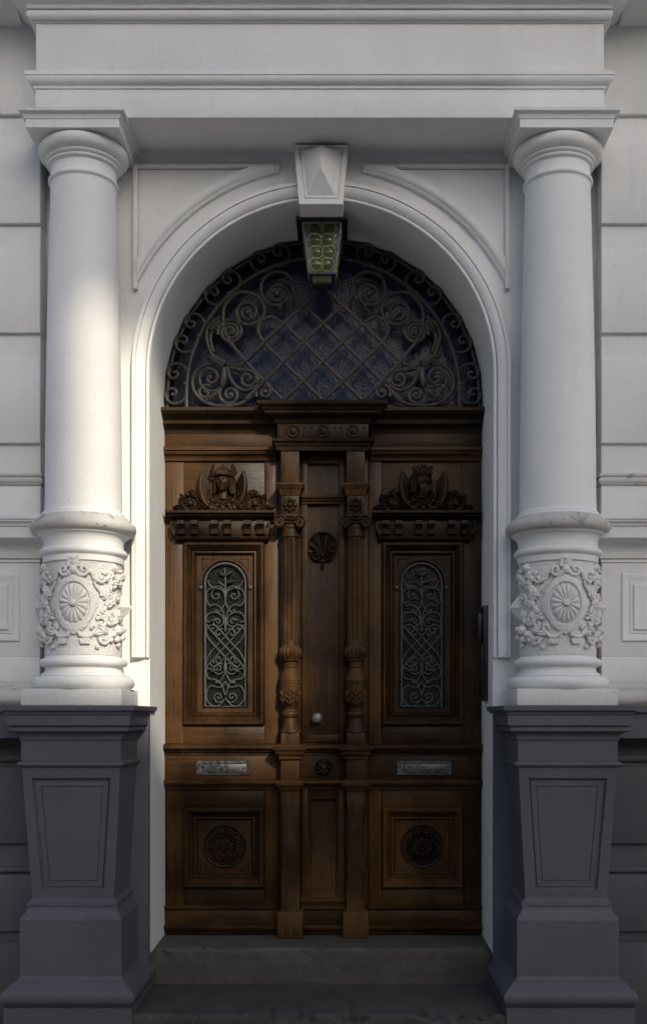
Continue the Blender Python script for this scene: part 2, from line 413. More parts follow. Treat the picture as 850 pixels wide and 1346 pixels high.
# keystone
b = B()
def trap(h1, h0, z1, z0, y): return [(-h0, y, z0), (h0, y, z0), (h1, y, z1), (-h1, y, z1)]
b.loops([trap(.128, .104, 3.845, 3.563, .04), trap(.128, .104, 3.845, 3.563, -.088), trap(.126, .102, 3.843, 3.565, -.090),
         trap(.108, .0845, 3.833, 3.585, -.090), trap(.106, .0825, 3.831, 3.587, -.082), trap(.098, .076, 3.825, 3.594, -.082), trap(.096, .074, 3.823, 3.596, -.088), trap(.090, .068, 3.818, 3.602, -.088)])
ks = b.build('keystone', M_WHITE, sur, 20)
b = B(); b.add([(-.088, -.087, 3.816), (.088, -.087, 3.816), (.066, -.087, 3.604), (-.066, -.087, 3.604), (0, -.158, 3.705), (0, -.142, 3.812)],
               [(0, 3, 4, 5), (1, 5, 4, 2), (3, 2, 4), (0, 5, 1)]); b.build('diamond_point', M_WHITE, ks, 5)

# ------------------------------------------------------------------ entablature over the columns
ent = thing('entablature', 'white moulded entablature spanning the two columns above the arch', 'entablature', (0, -.15, 3.855))
EP = [(1.29, .05), (1.29, -.30), (-1.29, -.30), (-1.29, .05)]
B().box(-1.29, 1.29, -.30, .05, 3.855, 3.990, .003).build('architrave', M_WHITE, ent)
B().sweep(EP, [(-.01, 3.985), (.006, 3.985), (.006, 3.997)]+arc(.006, 4.025, .026, -80, 10, 6)+[(.036, 4.031), (.036, 4.047), (.030, 4.051), (-.01, 4.056)]).build('band_moulding', M_WHITE, ent)
B().box(-1.288, 1.288, -.298, .05, 4.050, 4.300, .003).build('frieze', M_WHITE, ent)
B().sweep(EP, [(-.01, 4.285), (.006, 4.285), (.008, 4.292)]+arc(.012, 4.310, .020, -60, 60, 6)+[(.014, 4.334), (.028, 4.338)]+arc(.050, 4.336, .022, 180, 90, 5)+[(.056, 4.360), (.056, 4.376), (.10, 4.40), (.16, 4.43), (.16, 4.50), (-.01, 4.50)]).build('cornice', M_WHITE, ent)

# ------------------------------------------------------------------ carved columns
CX, CY = -1.107, -.15
def column(cx, cy, label):
    t = thing('carved_column', label, 'column', (cx, cy, 1.185), 'columns flanking the doorway')
    b = B(); b.box(cx-.226, cx+.226, cy-.228, cy+.15, 1.1855, 1.262, .006); b.build('plinth', M_PLINTH, t)
    pr = [(.232, 1.2605)]+arc(.205, 1.291, .029, -80, 80, 8)+[(.212, 1.323), (.194, 1.325), (.192, 1.335)]+arc(.192, 1.352, .016, 270, 180, 4)[1:]+[(.175, 1.362), (.182, 1.364), (.182, 1.368)]+arc(.184, 1.386, .018, -85, 85, 7)+[(.180, 1.406), (.1765, 1.412), (.1765, 1.418)]
    B().lathe(pr, cx, cy, 72).build('base', M_COL, t, 28)
    Rd = .1765; dr = B().lathe([(Rd, 1.415), (Rd, 1.845), (Rd+.004, 1.850)], cx, cy, 72, capt=False).build('carved_drum', M_CARVE, t)
    mp = cyl(cx, cy, Rd, 1.648)
    b = B(); o_rosette(b, mp, 0, 0, .067, .095, 16, .034, .9); b.build('oval_rosette', M_CARVE, dr, 50)
    b = B()
    def inner(a): return (.067, .095)
    def outer(a):
        s, c = math.sin(a), math.cos(a); e = 1+.10*math.exp(-(s/.16)**2)+.12*math.exp(-(c/.16)**2)-.06*math.exp(-((abs(s)-.75)/.10)**2)
        return (.094*e, .128*e)
    o_plate(b, mp, 0, 0, outer, inner, .014, lip=.002); b.build('cartouche', M_CARVE, dr, 40)
    def leafset(b, L):
        for q in L: o_leaf(b, mp, *q)
    b = B()    # crest above the oval
    b.loops([[mp(x, z, h) for x, z in ((-.026, .165), (.026, .165), (.022, .212), (-.022, .212))] for h in (-.003, .018)])
    o_tube(b, mp, volute((-.012, .138), (-.040, .152), 1.4, -1, .003), .0075, .014); o_tube(b, mp, volute((.012, .138), (.040, .152), 1.4, 1, .003), .0075, .014)
    o_ball(b, mp, 0, .150, .02, .010); o_ball(b, mp, -.018, .137, .012, .012); o_ball(b, mp, .018, .137, .012, .012)
    o_ball(b, mp, 0, .203, .011, .018)
    leafset(b, [(0, .165, 90, .05, .03, .012, .012, 2), (-.02, .14, 200, .035, .018, .008, .01), (.02, .14, -20, .035, .018, .008, .01)])
    b.build('crest', M_CARVE, dr, 45)
    for sx in (-1, 1):
        b = B()
        mm = lambda p: [(sx*x, z) for x, z in p]
        # strapwork scrolls round the oval
        o_tube(b, mp, mm(cr([(.05, .150), (.075, .140), (.085, .115), (.100, .105)])+volute((.105, .104), (.122, .116), 1.1, 1, .003)), .008, .010)
        o_tube(b, mp, mm(cr([(.085, .10), (.098, .075), (.115, .055), (.118, .035)])), .007, .010)
        o_tube(b, mp, mm(volute((.105, -.045), (.128, -.035), 1.3, 1, .003)), .008, .011)
        o_tube(b, mp, mm(volute((.095, -.070), (.120, -.088), 1.2, -1, .003)), .008, .010)
        o_tube(b, mp, mm(cr([(.02, -.128), (.03, -.145), (.062, -.150), (.085, -.128)])+volute((.09, -.122), (.080, -.108), .9, 1, .003)), .009, .010)
        b.loops([[mp(sx*x, z, h) for x, z in ((.022, -.158), (.068, -.158), (.068, -.182), (.030, -.182))] for h in (-.003, .017)])
        b.build('strapwork_scroll', M_CARVE, dr, 45)
        b = B()    # foliage
        for (x, z, a, L, w, lb) in ((.135, .02, 80, .075, .05, 2), (.145, .0, 20, .06, .04, 2), (.14, -.03, -60, .06, .045, 2), (.15, .11, 60, .06, .045, 2), (.165, .10, 0, .07, .04, 2),
                                    (.15, .09, -70, .05, .035, 1), (.19, .15, 100, .05, .035, 2), (.21, .12, 30, .06, .04, 2), (.11, -.10, -40, .07, .04, 2), (.13, -.13, 190, .06, .035, 2),
                                    (.16, -.12, -100, .05, .035, 1), (.17, -.09, 40, .06, .04, 2), (.10, -.16, 10, .06, .03, 1), (.19, -.06, 60, .06, .035, 2), (.20, -.05, -30, .06, .035, 1), (.24, .16, -60, .06, .04, 2)):
            o_leaf(b, mp, sx*x, z, a if sx > 0 else 180-a, L*.85, w, .006, .020, lb, .15)
        for (p0, eye, tn, sg) in (((.125, .135), (.150, .120), 1.3, -1), ((.175, .135), (.168, .098), 1.2, -1), ((.130, .060), (.150, .045), 1.3, 1), ((.165, .020), (.150, .005), 1.2, -1), ((.140, -.060), (.165, -.070), 1.4, 1),
                                  ((.185, .010), (.205, .030), 1.2, -1), ((.195, .090), (.222, .100), 1.3, -1), ((.110, -.150), (.135, -.160), 1.2, 1), ((.190, -.030), (.212, -.045), 1.2, 1), ((.215, .150), (.240, .140), 1.2, -1)):
            o_tube(b, mp, [(sx*x, z) for x, z in volute(p0, eye, tn, sg, .004)], .0095, .012, 6, lambda u: 1.1-.45*u)
            o_ball(b, mp, sx*eye[0], eye[1], .011, .014)
        for (x, z, r) in ((.155, .125, .015), (.165, .095, .013), (.14, .045, .014), (.15, .018, .012), (.135, -.018, .011), (.10, -.195, .011)):
            o_ball(b, mp, sx*x, z, r, .009)
        b.build('acanthus_foliage', M_CARVE, dr, 50)
        b = B()
        for (x, z, r, h) in ((.205, -.115, .024, .018), (.175, -.135, .017, .014), (.20, -.155, .018, .014), (.235, -.145, .018, .016), (.24, -.11, .018, .016), (.165, -.16, .014, .01), (.215, -.18, .013, .010)):
            o_ball(b, mp, sx*x, z, r, h)
        b.build('fruit_cluster', M_CARVE, dr, 60)
        b = B(); q = .272*sx
        base = [(q-.045, -.005), (q, -.062), (q+.045, -.005), (q, .055)]
        b.loops([[mp(x, z, -.003) for x, z in base], [mp(x, z, .006) for x, z in base], [mp(q+(x-q)*.03, -.003+z*.03, .05) for x, z in base]])
        b.build('diamond_boss', M_CARVE, dr, 5)
    up = [(.1765, 1.843), (.186, 1.846), (.186, 1.872), (.190, 1.876)]+arc(.186, 1.893, .0165, -70, 75, 7)+[(.190, 1.912), (.184, 1.914), (.183, 1.935)]+arc(.215, 1.935, .032, 180, 100, 5, .04)+[(.212, 1.980), (.216, 1.984)]+arc(.214, 2.011, .0265, -75, 70, 8)+[(.222, 2.040), (.205, 2.058), (.190, 2.066), (.189, 2.078), (.180, 2.084), (.178, 2.094)]
    B().lathe(up, cx, cy, 72).build('drum_cap', M_COL, t, 28).data.materials[0] = M_COL
    # weathered roll on top of the drum is bare stone
    B().lathe([(.2165, 1.983)]+arc(.2145, 2.011, .028, -75, 70, 8)+[(.2225, 2.041), (.2055, 2.059)], cx, cy, 72, capt=False).build('weathered_roll', M_WORN, t, 28)
    sh = [(.1785, 2.094), (.1765, 2.13), (.1755, 2.25)]+[(.1755-.0255*((k/10)**1.5), 2.25+1.35*k/10) for k in range(1, 11)]
    B().lathe(sh, cx, cy, 72).build('shaft', M_COL, t, 40)
    cp = [(.150, 3.598), (.152, 3.606)]+arc(.150, 3.618, .0115, -70, 80, 6)+[(.152, 3.632), (.150, 3.636), (.150, 3.680), (.158, 3.683)]+arc(.158, 3.691, .0075, -80, 80, 4)+[(.164, 3.700), (.170, 3.702)]+arc(.169, 3.709, .006, -80, 80, 4)+[(.172, 3.716)]+arc(.172, 3.752, .034, -80, 60, 8)+[(.197, 3.781)]
    B().lathe(cp, cx, cy, 72).build('capital', M_COL, t, 28)
    hw = .209; pth = [(cx+hw, .02), (cx+hw, cy-hw), (cx-hw, cy-hw), (cx-hw, .02)]
    b = B(); b.sweep(pth, [(-hw+.001, 3.779), (0, 3.779), (0, 3.815), (.004, 3.818), (.006, 3.826)]+arc(.022, 3.826, .015, 180, 90, 4)+[(.026, 3.842), (.028, 3.8545), (-hw+.001, 3.8545)])
    b.build('abacus', M_WHITE, t)
    return t
col = column(CX, CY, 'sunlit white carved column at the left of the door')
copy_thing(col, (-CX, CY, 1.185), 'shaded white carved column at the right of the door')

# ------------------------------------------------------------------ grey pedestals
def pedestal(cx, label):
    t = thing('column_pedestal', label, 'pedestal', (cx, -.2, -.36), 'grey pedestals under the columns')
    w0, f0 = .20, -.36
    pth = [(cx+w0, .1), (cx+w0, f0), (cx-w0, f0), (cx-w0, .1)]
    def sw(name, pr, m): b = B(); b.sweep(pth, [(-.19, pr[0][1])]+pr+[(-.19, pr[-1][1])]); return b.build(name, m, t, 28)
    sw('base', [(.082, -.36), (.082, -.150), (.075, -.146), (.088, -.140)]+arc(.055, -.105, .040, -60, 50, 7)+[(.068, -.064), (.050, -.044)]+arc(.050, -.020, .022, 270, 190, 5)[1:]+[(.0265, -.022), (.0265, .217)], M_GREY)
    sw('base_moulding', [(.0265, .216), (.028, .222)]+arc(.060, .226, .034, 178, 130, 5, .05)[:0]+[(.026, .232), (.018, .246), (.004, .262), (-.001, .276), (-.001, .286), (.003, .288), (.003, .302), (-.003, .306), (-.014, .314), (-.017, .320)], M_GREY)
    zb, zt, ub, ut = .318, .915, -.017, .0195
    b = B(); pr = [(ub, zb), (ut, zt)]
    def fl(h0, h1, z0, z1, dy):
        def yy(z): k = (z-zb)/(zt-zb); return f0-(ub+(ut-ub)*k)+dy
        return [(cx-h0, yy(z0), z0), (cx+h0, yy(z0), z0), (cx+h1, yy(z1), z1), (cx-h1, yy(z1), z1)]
    lb, lt = w0+ub, w0+ut
    b.loops([fl(lb, lt, zb, zt, 0), fl(.140, .176, .356, .862, 0), fl(.1385, .1745, .358, .860, .012), fl(.130, .166, .368, .850, .016), fl(.128, .164, .371, .847, .009), fl(.108, .138, .395, .825, .009), fl(.1065, .1365, .397, .823, .015), fl(.105, .135, .399, .821, .011)])
    for sx in (-1, 1):
        b.add([(cx+sx*lb, f0-ub, zb), (cx+sx*lt, f0-ut, zt), (cx+sx*lt, .05, zt), (cx+sx*lb, .05, zb)], [(0, 1, 2, 3)])
    b.build('die', M_GREY, t, 20)
    sw('necking', [(.0195, .912), (.030, .914)]+arc(.026, .925, .011, -60, 70, 5)+[(.022, .938), (.0225, 1.03)], M_GREY)
    sw('cap', [(.0225, 1.025), (.030, 1.036)]+arc(.052, 1.036, .024, 180, 95, 5, .03)+[(.055, 1.068)]+arc(.055, 1.078, .010, -70, 60, 4)+[(.058, 1.094), (.074, 1.098), (.074, 1.143), (.080, 1.146)]+arc(.097, 1.147, .016, 180, 95, 4)+[(.098, 1.164), (.099, 1.182), (.094, 1.1852)], M_GREYW)
    return t
ped = pedestal(CX, 'dark grey tapered pedestal under the sunlit column')
copy_thing(ped, (-CX, -.2, -.36), 'dark grey tapered pedestal under the shaded column')

# ------------------------------------------------------------------ banded facade either side
for sx, lab in ((-1, 'white banded stucco facade left of the left column'), (1, 'white banded stucco facade right of the right column')):
    t = thing('house_facade', lab, 'facade', (sx*2.3, 0, -.36), 'facade either side of the doorway')
    X0, X1 = sx*1.32, sx*4.2
    B().box(X0+sx*.004, X1, -.098, .5, 1.19, 4.6, .003).build('wall', M_WHITE, t)
    for (za, zc) in ((2.31, 2.425), (2.826, 2.945), (3.342, 3.46), (3.862, 3.973)):
        pass
    for (za, zc) in ((2.425, 2.826), (2.945, 3.342), (3.460, 3.862), (3.973, 4.50)):
        b = B(); b.box(X0, X1, -.120, .1, za, zc, .005); b.build('stone_course', M_WHITE, t)
    b = B(); b.box(X0, X1, -.114, .1, 2.074, 2.229, .004); b.build('stone_course', M_WHITE, t)
    p1 = [(X1, -.10), (X0, -.10), (X0, .1)] if sx < 0 else [(X0, .1), (X0, -.10), (X1, -.10)]
    if sx < 0: p1 = [(X0, .1), (X0, -.10), (X1, -.10)]
    sg = 1 if sx < 0 else -1
    def run(name, pr, m):
        q = [(X0, .1), (X0, -.12), (X1, -.12)]
        d = Vector((q[1][0]-q[0][0], q[1][1]-q[0][1])); nrm = Vector((-d.y, d.x)); s = 1 if nrm.x*-sx > 0 else -1
        b = B(); b.sweep(q, [(s*u, z) for u, z in pr]); return b.build(name, m, t, 28)
    run('string_moulding', [(-.02, 2.226), (.004, 2.228)]+arc(.002, 2.246, .013, -70, 70, 5)+[(.004, 2.264), (.012, 2.268), (.012, 2.279), (-.02, 2.281)], M_WORN)
    # window sill with its cove
    run('sill', [(-.05, 1.878), (.010, 1.880)]+arc(.060, 1.905, .046, 180, 95, 6, .05)+[(.058, 1.957), (.062, 1.962), (.092, 1.964), (.092, 2.014), (.098, 2.018)]+arc(.118, 2.018, .018, 180, 95, 4)+[(.116, 2.042), (.124, 2.046), (.124, 2.066), (-.05, 2.082)], M_WHITE)
    run('frieze_fillet', [(-.03, 1.862), (.002, 1.862), (.002, 1.876), (-.03, 1.878)], M_WHITE)
    ap = B(); ap.box(X0, X1, -.118, .1, 1.419, 1.860, .003); a = ap.build('apron', M_WHITE, t)
    xa, xb = sorted((sx*1.415, sx*2.75)); za, zc = 1.492, 1.808
    b = B(); b.loops([rect(xa, xb, za, zc, -.116), rect(xa, xb, za, zc, -.127), rect(xa+.004, xb-.004, za+.004, zc-.004, -.129), rect(xa+.010, xb-.010, za+.010, zc-.010, -.129), rect(xa+.034, xb-.034, za+.034, zc-.034, -.121), rect(xa+.036, xb-.036, za+.036, zc-.036, -.126), rect(xa+.052, xb-.052, za+.052, zc-.052, -.126), rect(xa+.053, xb-.053, za+.053, zc-.053, -.134), rect(xa+.056, xb-.056, za+.056, zc-.056, -.136)])
    b.build('apron_panel', M_WHITE, a, 25)
    b = B(); b.box(X0, X1, -.121, .1, 1.300, 1.4185, .003); b.build('stone_course', M_WHITE, t)
    run('base_moulding', [(-.05, 1.186), (.085, 1.186)]+arc(.06, 1.222, .034, -80, 75, 7)+[(.055, 1.262), (.02, 1.272), (.008, 1.292), (.006, 1.304), (-.05, 1.306)], M_WORN)
    run('plinth_band', [(-.05, 1.035), (.10, 1.037), (.10, 1.15), (.12, 1.156), (.12, 1.184), (-.05, 1.186)], M_GREYW)
    b = B(); b.box(X0, X1, -.085, .1, -.36, 1.034, .003); s = b.build('socle', M_GREY, t)
    for (za, zc, yy) in ((.925, .955, -.105), (.535, .90, -.105), (.40, .425, -.10), (.12, .39, -.105), (-.36, .07, -.11)):
        b = B(); b.box(X0, X1, yy-.004, .05, za, zc, .008); b.build('socle_course', M_GREY, s)
    # bracket under the balcony
    b = B(); l = [(-.1, 4.50), (-.60, 4.50), (-.60, 4.47), (-.50, 4.44), (-.34, 4.425), (-.22, 4.405), (-.16, 4.39), (-.1, 4.385)]
    xw = (1.40, 1.53)
    b.loops([[(sx*x, y, z) for y, z in l] for x in xw], True, True); b.build('balcony_bracket', M_WHITE, t)
    if sx > 0:
        b = B(); b.loops([[(x, y, z) for y, z in l] for x in (1.60, 1.73)], True, True); b.build('balcony_bracket', M_WHITE, t)
B_ = B(); B_.box(-2.2, 2.2, -.49, .3, 4.502, 4.66, .01)
bal = B_.build('balcony_slab', M_WORN); tag(bal, 'stone balcony slab above the entablature', 'balcony')
upw = B().box(-4.2, 4.2, -.09, .5, 4.662, 9.0, .01).build('upper_wall', M_WHITE); tag(upw, kind='structure')

# ------------------------------------------------------------------ fanlight with wrought-iron grille
YG = .372
SC = 1400/(YG+5.134)
def gp(px, py): return (0.12+(px-455)/SC, 1.143+(940-py)/SC)
ZF = 2.712
fan = thing('fanlight', 'semicircular blue obscure-glass fanlight with dark wrought-iron scroll grille', 'window', (0, .44, ZF))
n = 56
def half(r, y, z0=ZF, zc=ZS):
    pts = [(-r, y, z0)]+[(-r*math.cos(PI*i/n), y, zc+r*math.sin(PI*i/n)) for i in range(n+1)]+[(r, y, z0)]; return pts
b = B(); b.loops([half(.835, .50), half(.824, .40), half(.812, .40), half(.808, .41), half(.792, .43), half(.788, .45), half(.786, .52)], False, False, closed=False)
b.build('frame', W_F, fan, 30)
b = B(); b.box(-.80, .80, .40, .5, ZF-.02, ZF+.045, .004); b.build('bottom_rail', W_H, fan)
g = half(.80, .462); b = B(); b.add(g, [tuple(range(len(g)))]); b.build('glass', G_FAN, fan)
gr = B(); gr.tube([(x, YG, z) for x, z in [(-.705, ZF+.0)]+[(-.705*math.cos(PI*i/n), ZS+.012+.705*math.sin(PI*i/n)) for i in range(n+1)]+[(.705, ZF+.0)]], .0095, 8)
gr.tube([(x, .392, z) for x, _, z in half(.806, 0)], .0085, 6)
gr = gr.build('grille', M_IRON, fan)
def bar(pts, r=.0092, name='scroll', taper=None, y=YG, parent=None):
    b = B(); b.tube([(p[0], y, p[1]) for p in pts], r, 7, taper); return b.build(name, M_IRON, parent or gr, 50)
# outer C-scroll pairs
for deg in (4.5, 25, 47, 69, 90, 111, 133, 155, 175.5):
    a = R(deg); er = Vector((-math.cos(a), math.sin(a))); et = Vector((math.sin(a), math.cos(a)))
    b = B()
    for s in (-1, 1):
        eye = (s*.052, .772); q = volute((0, .716), eye, 1.45, s, .007, 1.5, 30)
        pts = [(er*p[1]+et*p[0])+Vector((0, ZS+.004)) for p in q]
        pts = [(p.x, YG+.004, max(p.y, ZF+.008)) for p in pts]
        b.tube(pts, .0082, 7)
        b.ball((pts[-1][0], YG+.002, pts[-1][2]), .0105, 8, 6)
    c = er*.712+Vector((0, ZS+.006)); b.ball((c.x, YG, c.y), .014, 8, 6)
    b.build('outer_scroll', M_IRON, gr, 50)
# lattice
def zf(zx, zy): return gp(200+zx/3.696, 270+zy/3.696)
def mir(pts): return [(-p[0], p[1]) for p in pts]
for L in ([(365, 650), (455, 760), (545, 855), (632, 945)], [(545, 670), (640, 765), (738, 860), (825, 945)], [(640, 575), (740, 670), (835, 765), (930, 860), (1018, 945)], [(740, 490), (835, 580), (930, 670), (1025, 765), (1118, 860), (1205, 945)], [(831, 392), (923, 490), (1023, 577), (1118, 670), (1208, 760)]):
    P = [zf(*p) for p in L]; bar(P, .0100, 'lattice_bar'); bar(mir(P), .0100, 'lattice_bar', y=YG-.008)
# inner scrolls, drawn for the left half and mirrored
px = 1/3.696/SC
items = []
items.append(cr([zf(742, 490), zf(705, 452), zf(684, 410), zf(684, 370), zf(652, 334), zf(602, 322), zf(552, 345), zf(528, 395), zf(540, 452), zf(580, 482)])+volute(zf(592, 484), zf(608, 430), 1.9, 1, .006, .8))
items.append(volute(zf(320, 630), zf(380, 614), 3.0, -1, .006, .9))
items.append(cr([zf(345, 540), zf(345, 590), zf(365, 640), zf(400, 690)]))
items.append(cr([zf(330, 540), zf(285, 575), zf(263, 630), zf(275, 690), zf(300, 752)]))
items.append(cr([zf(318, 565), zf(295, 600), zf(282, 650), zf(300, 715)]))
items.append(cr([zf(350, 768), zf(400, 778), zf(455, 758), zf(545, 670)]))
items.append(cr([zf(300, 765), zf(235, 785), zf(200, 830), zf(200, 890), zf(235, 940), zf(300, 970), zf(400, 970), zf(465, 942), zf(510, 890), zf(545, 858)]))
items.append(volute(zf(335, 888), zf(284, 838), 1.7, -1, .006, 1.2))
items.append(volute(zf(333, 890), zf(378, 920), 1.9, 1, .006, 1.3))
items.append(cr([zf(362, 785), zf(380, 840), zf(415, 885), zf(460, 898), zf(512, 875)]))
items.append(cr([zf(400, 800), zf(470, 802), zf(510, 830), zf(515, 868)]))
items.append(volute(zf(500, 815), zf(462, 842), 1.4, -1, .006, 1.1))
items.append(volute(zf(508, 930), zf(545, 908), 1.7, -1, .006, 1.2))
items.append(volute(zf(285, 880), zf(258, 912), 1.2, 1, .006, 1.2))
items.append(cr([zf(545, 670), zf(515, 615), zf(530, 565), zf(580, 542), zf(640, 575)]))
items.append(cr([zf(345, 560), zf(348, 500), zf(385, 445), zf(440, 420), zf(505, 438), zf(542, 490), zf(538, 540), zf(505, 572)])+volute(zf(490, 575), zf(463, 520), 1.9, -1, .006, .8))
for P in items:
    bar(P); bar(mir(P))
for side in (1, -1):
    def Q(x, z, h=0): p = zf(x, z); return Vector((side*p[0], YG-.004-h, p[1]))
    B().tube([Q(292, 740), Q(322, 757), Q(355, 775)], .021, 6, lambda u: 1.15-.3*math.sin(PI*u)).build('collar', M_IRON, gr, 40)
    B().tube([Q(350, 790), Q(350, 830), Q(345, 860), Q(340, 885)], .018, 8, lambda t: .4+.7*math.sin(PI*min(1, .15+t*.85))).build('iron_bud', M_IRON, gr, 50)
    for (p0, p1, amp) in (((262, 945), (325, 905), 14), ((380, 790), (440, 803), 11), ((285, 605), (330, 560), 14)):
        dx = p1[1]-p0[1]; dz_ = -(p1[0]-p0[0]); l = math.hypot(dx, dz_); pts = []
        for k in range(57):
            t = k/56; a = 2*PI*7*t; x = p0[0]+(p1[0]-p0[0])*t; z = p0[1]+(p1[1]-p0[1])*t
            pts.append(Q(x+dx/l*amp*math.cos(a), z+dz_/l*amp*math.cos(a), .010*math.sin(a)))
        B().tube(pts, .0042, 5).build('iron_coil', M_IRON, gr, 60)
    for (ex, ez, r) in ((608, 430, .015), (463, 520, .015), (380, 614, .010), (284, 838, .011), (378, 920, .011), (545, 908, .011)):
        B().ball(Q(ex, ez), r, 8, 6).build('iron_eye', M_IRON, gr, 60)
    def mp(a, bb, h): p = zf(a, bb); return Vector((side*p[0], YG-.002-h, p[1]))
    for (x, z, a, L, w) in ((430, 590, 235, 60, 26), (640, 470, 120, 55, 24), (470, 520, 60, 50, 30), (300, 745, 200, 45, 26), (520, 845, 60, 40, 22), (605, 430, 200, 50, 26)):
        b = B(); o_leaf(b, mp, x, z, a, L, w, .004, .012, 1); b.build('iron_leaf', M_IRON, gr, 60)

# ------------------------------------------------------------------ lantern under the keystone
lt = thing('lantern', 'tapered black lantern with yellow bullseye glass hanging under the keystone', 'lantern', (0, .19, 3.27))
LY = .19
def sq(h, z): return [(-h, LY-h, z), (h, LY-h, z), (h, LY+h, z), (-h, LY+h, z)]
b = B(); b.loops([sq(.122, 3.566), sq(.126, 3.570), sq(.126, 3.580), sq(.05, 3.608), sq(.02, 3.622)], True, True); b.build('roof', M_BLACK, lt, 20)
zt, zb, ht, hb = 3.566, 3.330, .092, .062
b = B()
for sx, sy in ((-1, -1), (1, -1), (1, 1), (-1, 1)):
    b.tube([(sx*ht, LY+sy*ht, zt), (sx*hb, LY+sy*hb, zb)], .008, 6)
for z, h in ((zt-.004, ht), (zb, hb)):
    q = sq(h, z)
    for i in range(4): b.tube([q[i], q[(i+1) % 4]], .008, 6)
b.build('lantern_frame', M_LAMP, lt, 40)
b = B(); b.loops([sq(hb-.004, zb), sq(hb-.014, zb-.012), sq(hb-.018, zb-.046), sq(hb-.03, zb-.052)], True, True); b.build('base_box', M_AMB if False else M_BLACK, lt, 20)
b = B(); b.box(-.034, .034, LY-.049, LY-.046, 3.288, 3.314, 0); b.build('amber_pane', G_AMBER, lt)
for k in range(4):
    rot = Matrix.Rotation(k*PI/2, 3, 'Z')
    def T(u, v, h=0):   # u -1..1 across, v 0..1 up, h outwards
        hh = hb+(ht-hb)*v; p = rot @ Vector((u*hh, -(hh-.003)-h, 0)); return Vector((p.x, p.y+LY, zb+(zt-zb)*v))
    b = B(); b.loops([[T(-1, 0), T(1, 0), T(1, 1), T(-1, 1)], [T(-1, 0, .003), T(1, 0, .003), T(1, 1, .003), T(-1, 1, .003)]]); pn = b.build('pane', G_LAMP, lt)
    for r_, (v, us) in enumerate(((.15, (-.45, .42)), (.39, (-.40, .48)), (.63, (-.46, .36)), (.87, (-.40, .44)))):
        for u in us:
            b = B(); hh = hb+(ht-hb)*v; rr = .033; cu = u*.92
            circ = lambda f, h: [T(cu+math.cos(2*PI*i/16)*rr*f/hh*.98, v+math.sin(2*PI*i/16)*rr*f/(zt-zb), h) for i in range(16)]
            b.loops([circ(1.0, .002), circ(1.0, .006), circ(.86, .010), circ(.74, .006), circ(.5, .008), circ(.2, .012)]); b.build('bullseye', G_BULL, pn, 60)
            b = B(); b.loops([circ(1.0, .005), circ(1.03, .012), circ(.93, .012), circ(.90, .008)], False); b.build('bullseye_rim', G_RIM, pn, 60)

# ------------------------------------------------------------------ black panel on the right reveal
t = thing('intercom_panel', 'slim black metal panel on the right door reveal', 'panel', (.80, .25, 1.215))
B().box(.803, .828, .165, .300, 1.215, 1.69, .003).build('back_plate', M_BLACK, t)
B().box(.778, .804, .200, .285, 1.52, 1.655, .006).build('call_box', M_BLACK, t)
B().box(.794, .804, .185, .290, 1.25, 1.50, .004).build('cover', M_BLACK, t)

# ------------------------------------------------------------------ the wooden door
YD = .42
def dz(py): return 1.143+(940-py)/253.0
def hmould(b, x0, x1, z0, z1, y, proud, kind='ogee'):
    """horizontal moulding between z0 and z1, standing proud of plane y"""
    h = z1-z0; p = proud
    if kind == 'cornice': pr = [(0, 0), (p*.12, 0), (p*.14, h*.10)]+[(p*.14+p*.30*(1-math.cos(PI/2*k/4)), h*.10+h*.24*math.sin(PI/2*k/4)) for k in range(5)]+[(p*.50, h*.36), (p*.52, h*.58), (p*.60, h*.60)]+[(p*.60+p*.32*math.sin(PI/2*k/4)**1, h*.62+h*.18*(k/4)) for k in range(5)]+[(p, h*.84), (p, h), (0, h)]
    elif kind == 'ogee': pr = [(0, 0), (p*.25, 0), (p*.3, h*.2), (p*.45, h*.34), (p*.75, h*.44), (p*.85, h*.6), (p*.8, h*.68), (p, h*.72), (p, h*.96), (p*.9, h), (0, h)]
    elif kind == 'ledge': pr = [(0, 0), (p*.3, 0), (p*.34, h*.18), (p*.6, h*.34), (p*.64, h*.5), (p*.95, h*.56), (p, h*.66), (p, h*.84), (p*.85, h*.92), (0, h)]
    else: pr = [(0, 0), (p*.5, 0), (p*.9, h*.25), (p, h*.5), (p*.9, h*.75), (p*.5, h), (0, h)]
    b.loops([[(x, y-u, z0+v) for u, v in pr] for x in (x0, x1)], True, True); return b
# --- transom
tr = thing('door_transom', 'dark oak transom with stepped cornice and roundels above the doors', 'transom', (0, .42, 2.45))
for sx in (-1, 1):
    xa, xb = sx*.824, sx*.245
    hmould(B(), xa, xb, dz(569), 2.714, YD, .125, 'cornice').build('cornice', W_C, tr, 25)
    B().box(xa, xb, YD-.012, YD+.05, dz(589), dz(568), .002).build('frieze_board', W_H, tr)
    hmould(B(), xa, xb, dz(605), dz(588), YD, .045, 'ogee').build('lower_moulding', W_H, tr, 25)
b = B()
hw = .238; pth = [(hw, .44), (hw, .325), (-hw, .325), (-hw, .44)]
b.sweep(pth, [(-hw+.002, dz(562)), (.004, dz(562)), (.010, dz(559))]+[(.010+.04*(1-math.cos(PI/2*k/5)), dz(559)+.024*math.sin(PI/2*k/5)) for k in range(6)]+[(.056, 2.679), (.058, 2.692), (.066, 2.695), (.070, 2.704), (.084, 2.711), (.090, 2.716), (.092, 2.730), (.086, 2.733), (-hw+.002, 2.733)])
b.build('centre_cornice', W_C, tr, 25)
cb = B().box(-.234, .234, .325, .46, dz(583), dz(561), .003).build('centre_block', W_C, tr)
mp = flat(.325, 0, (dz(583)+dz(561))/2)
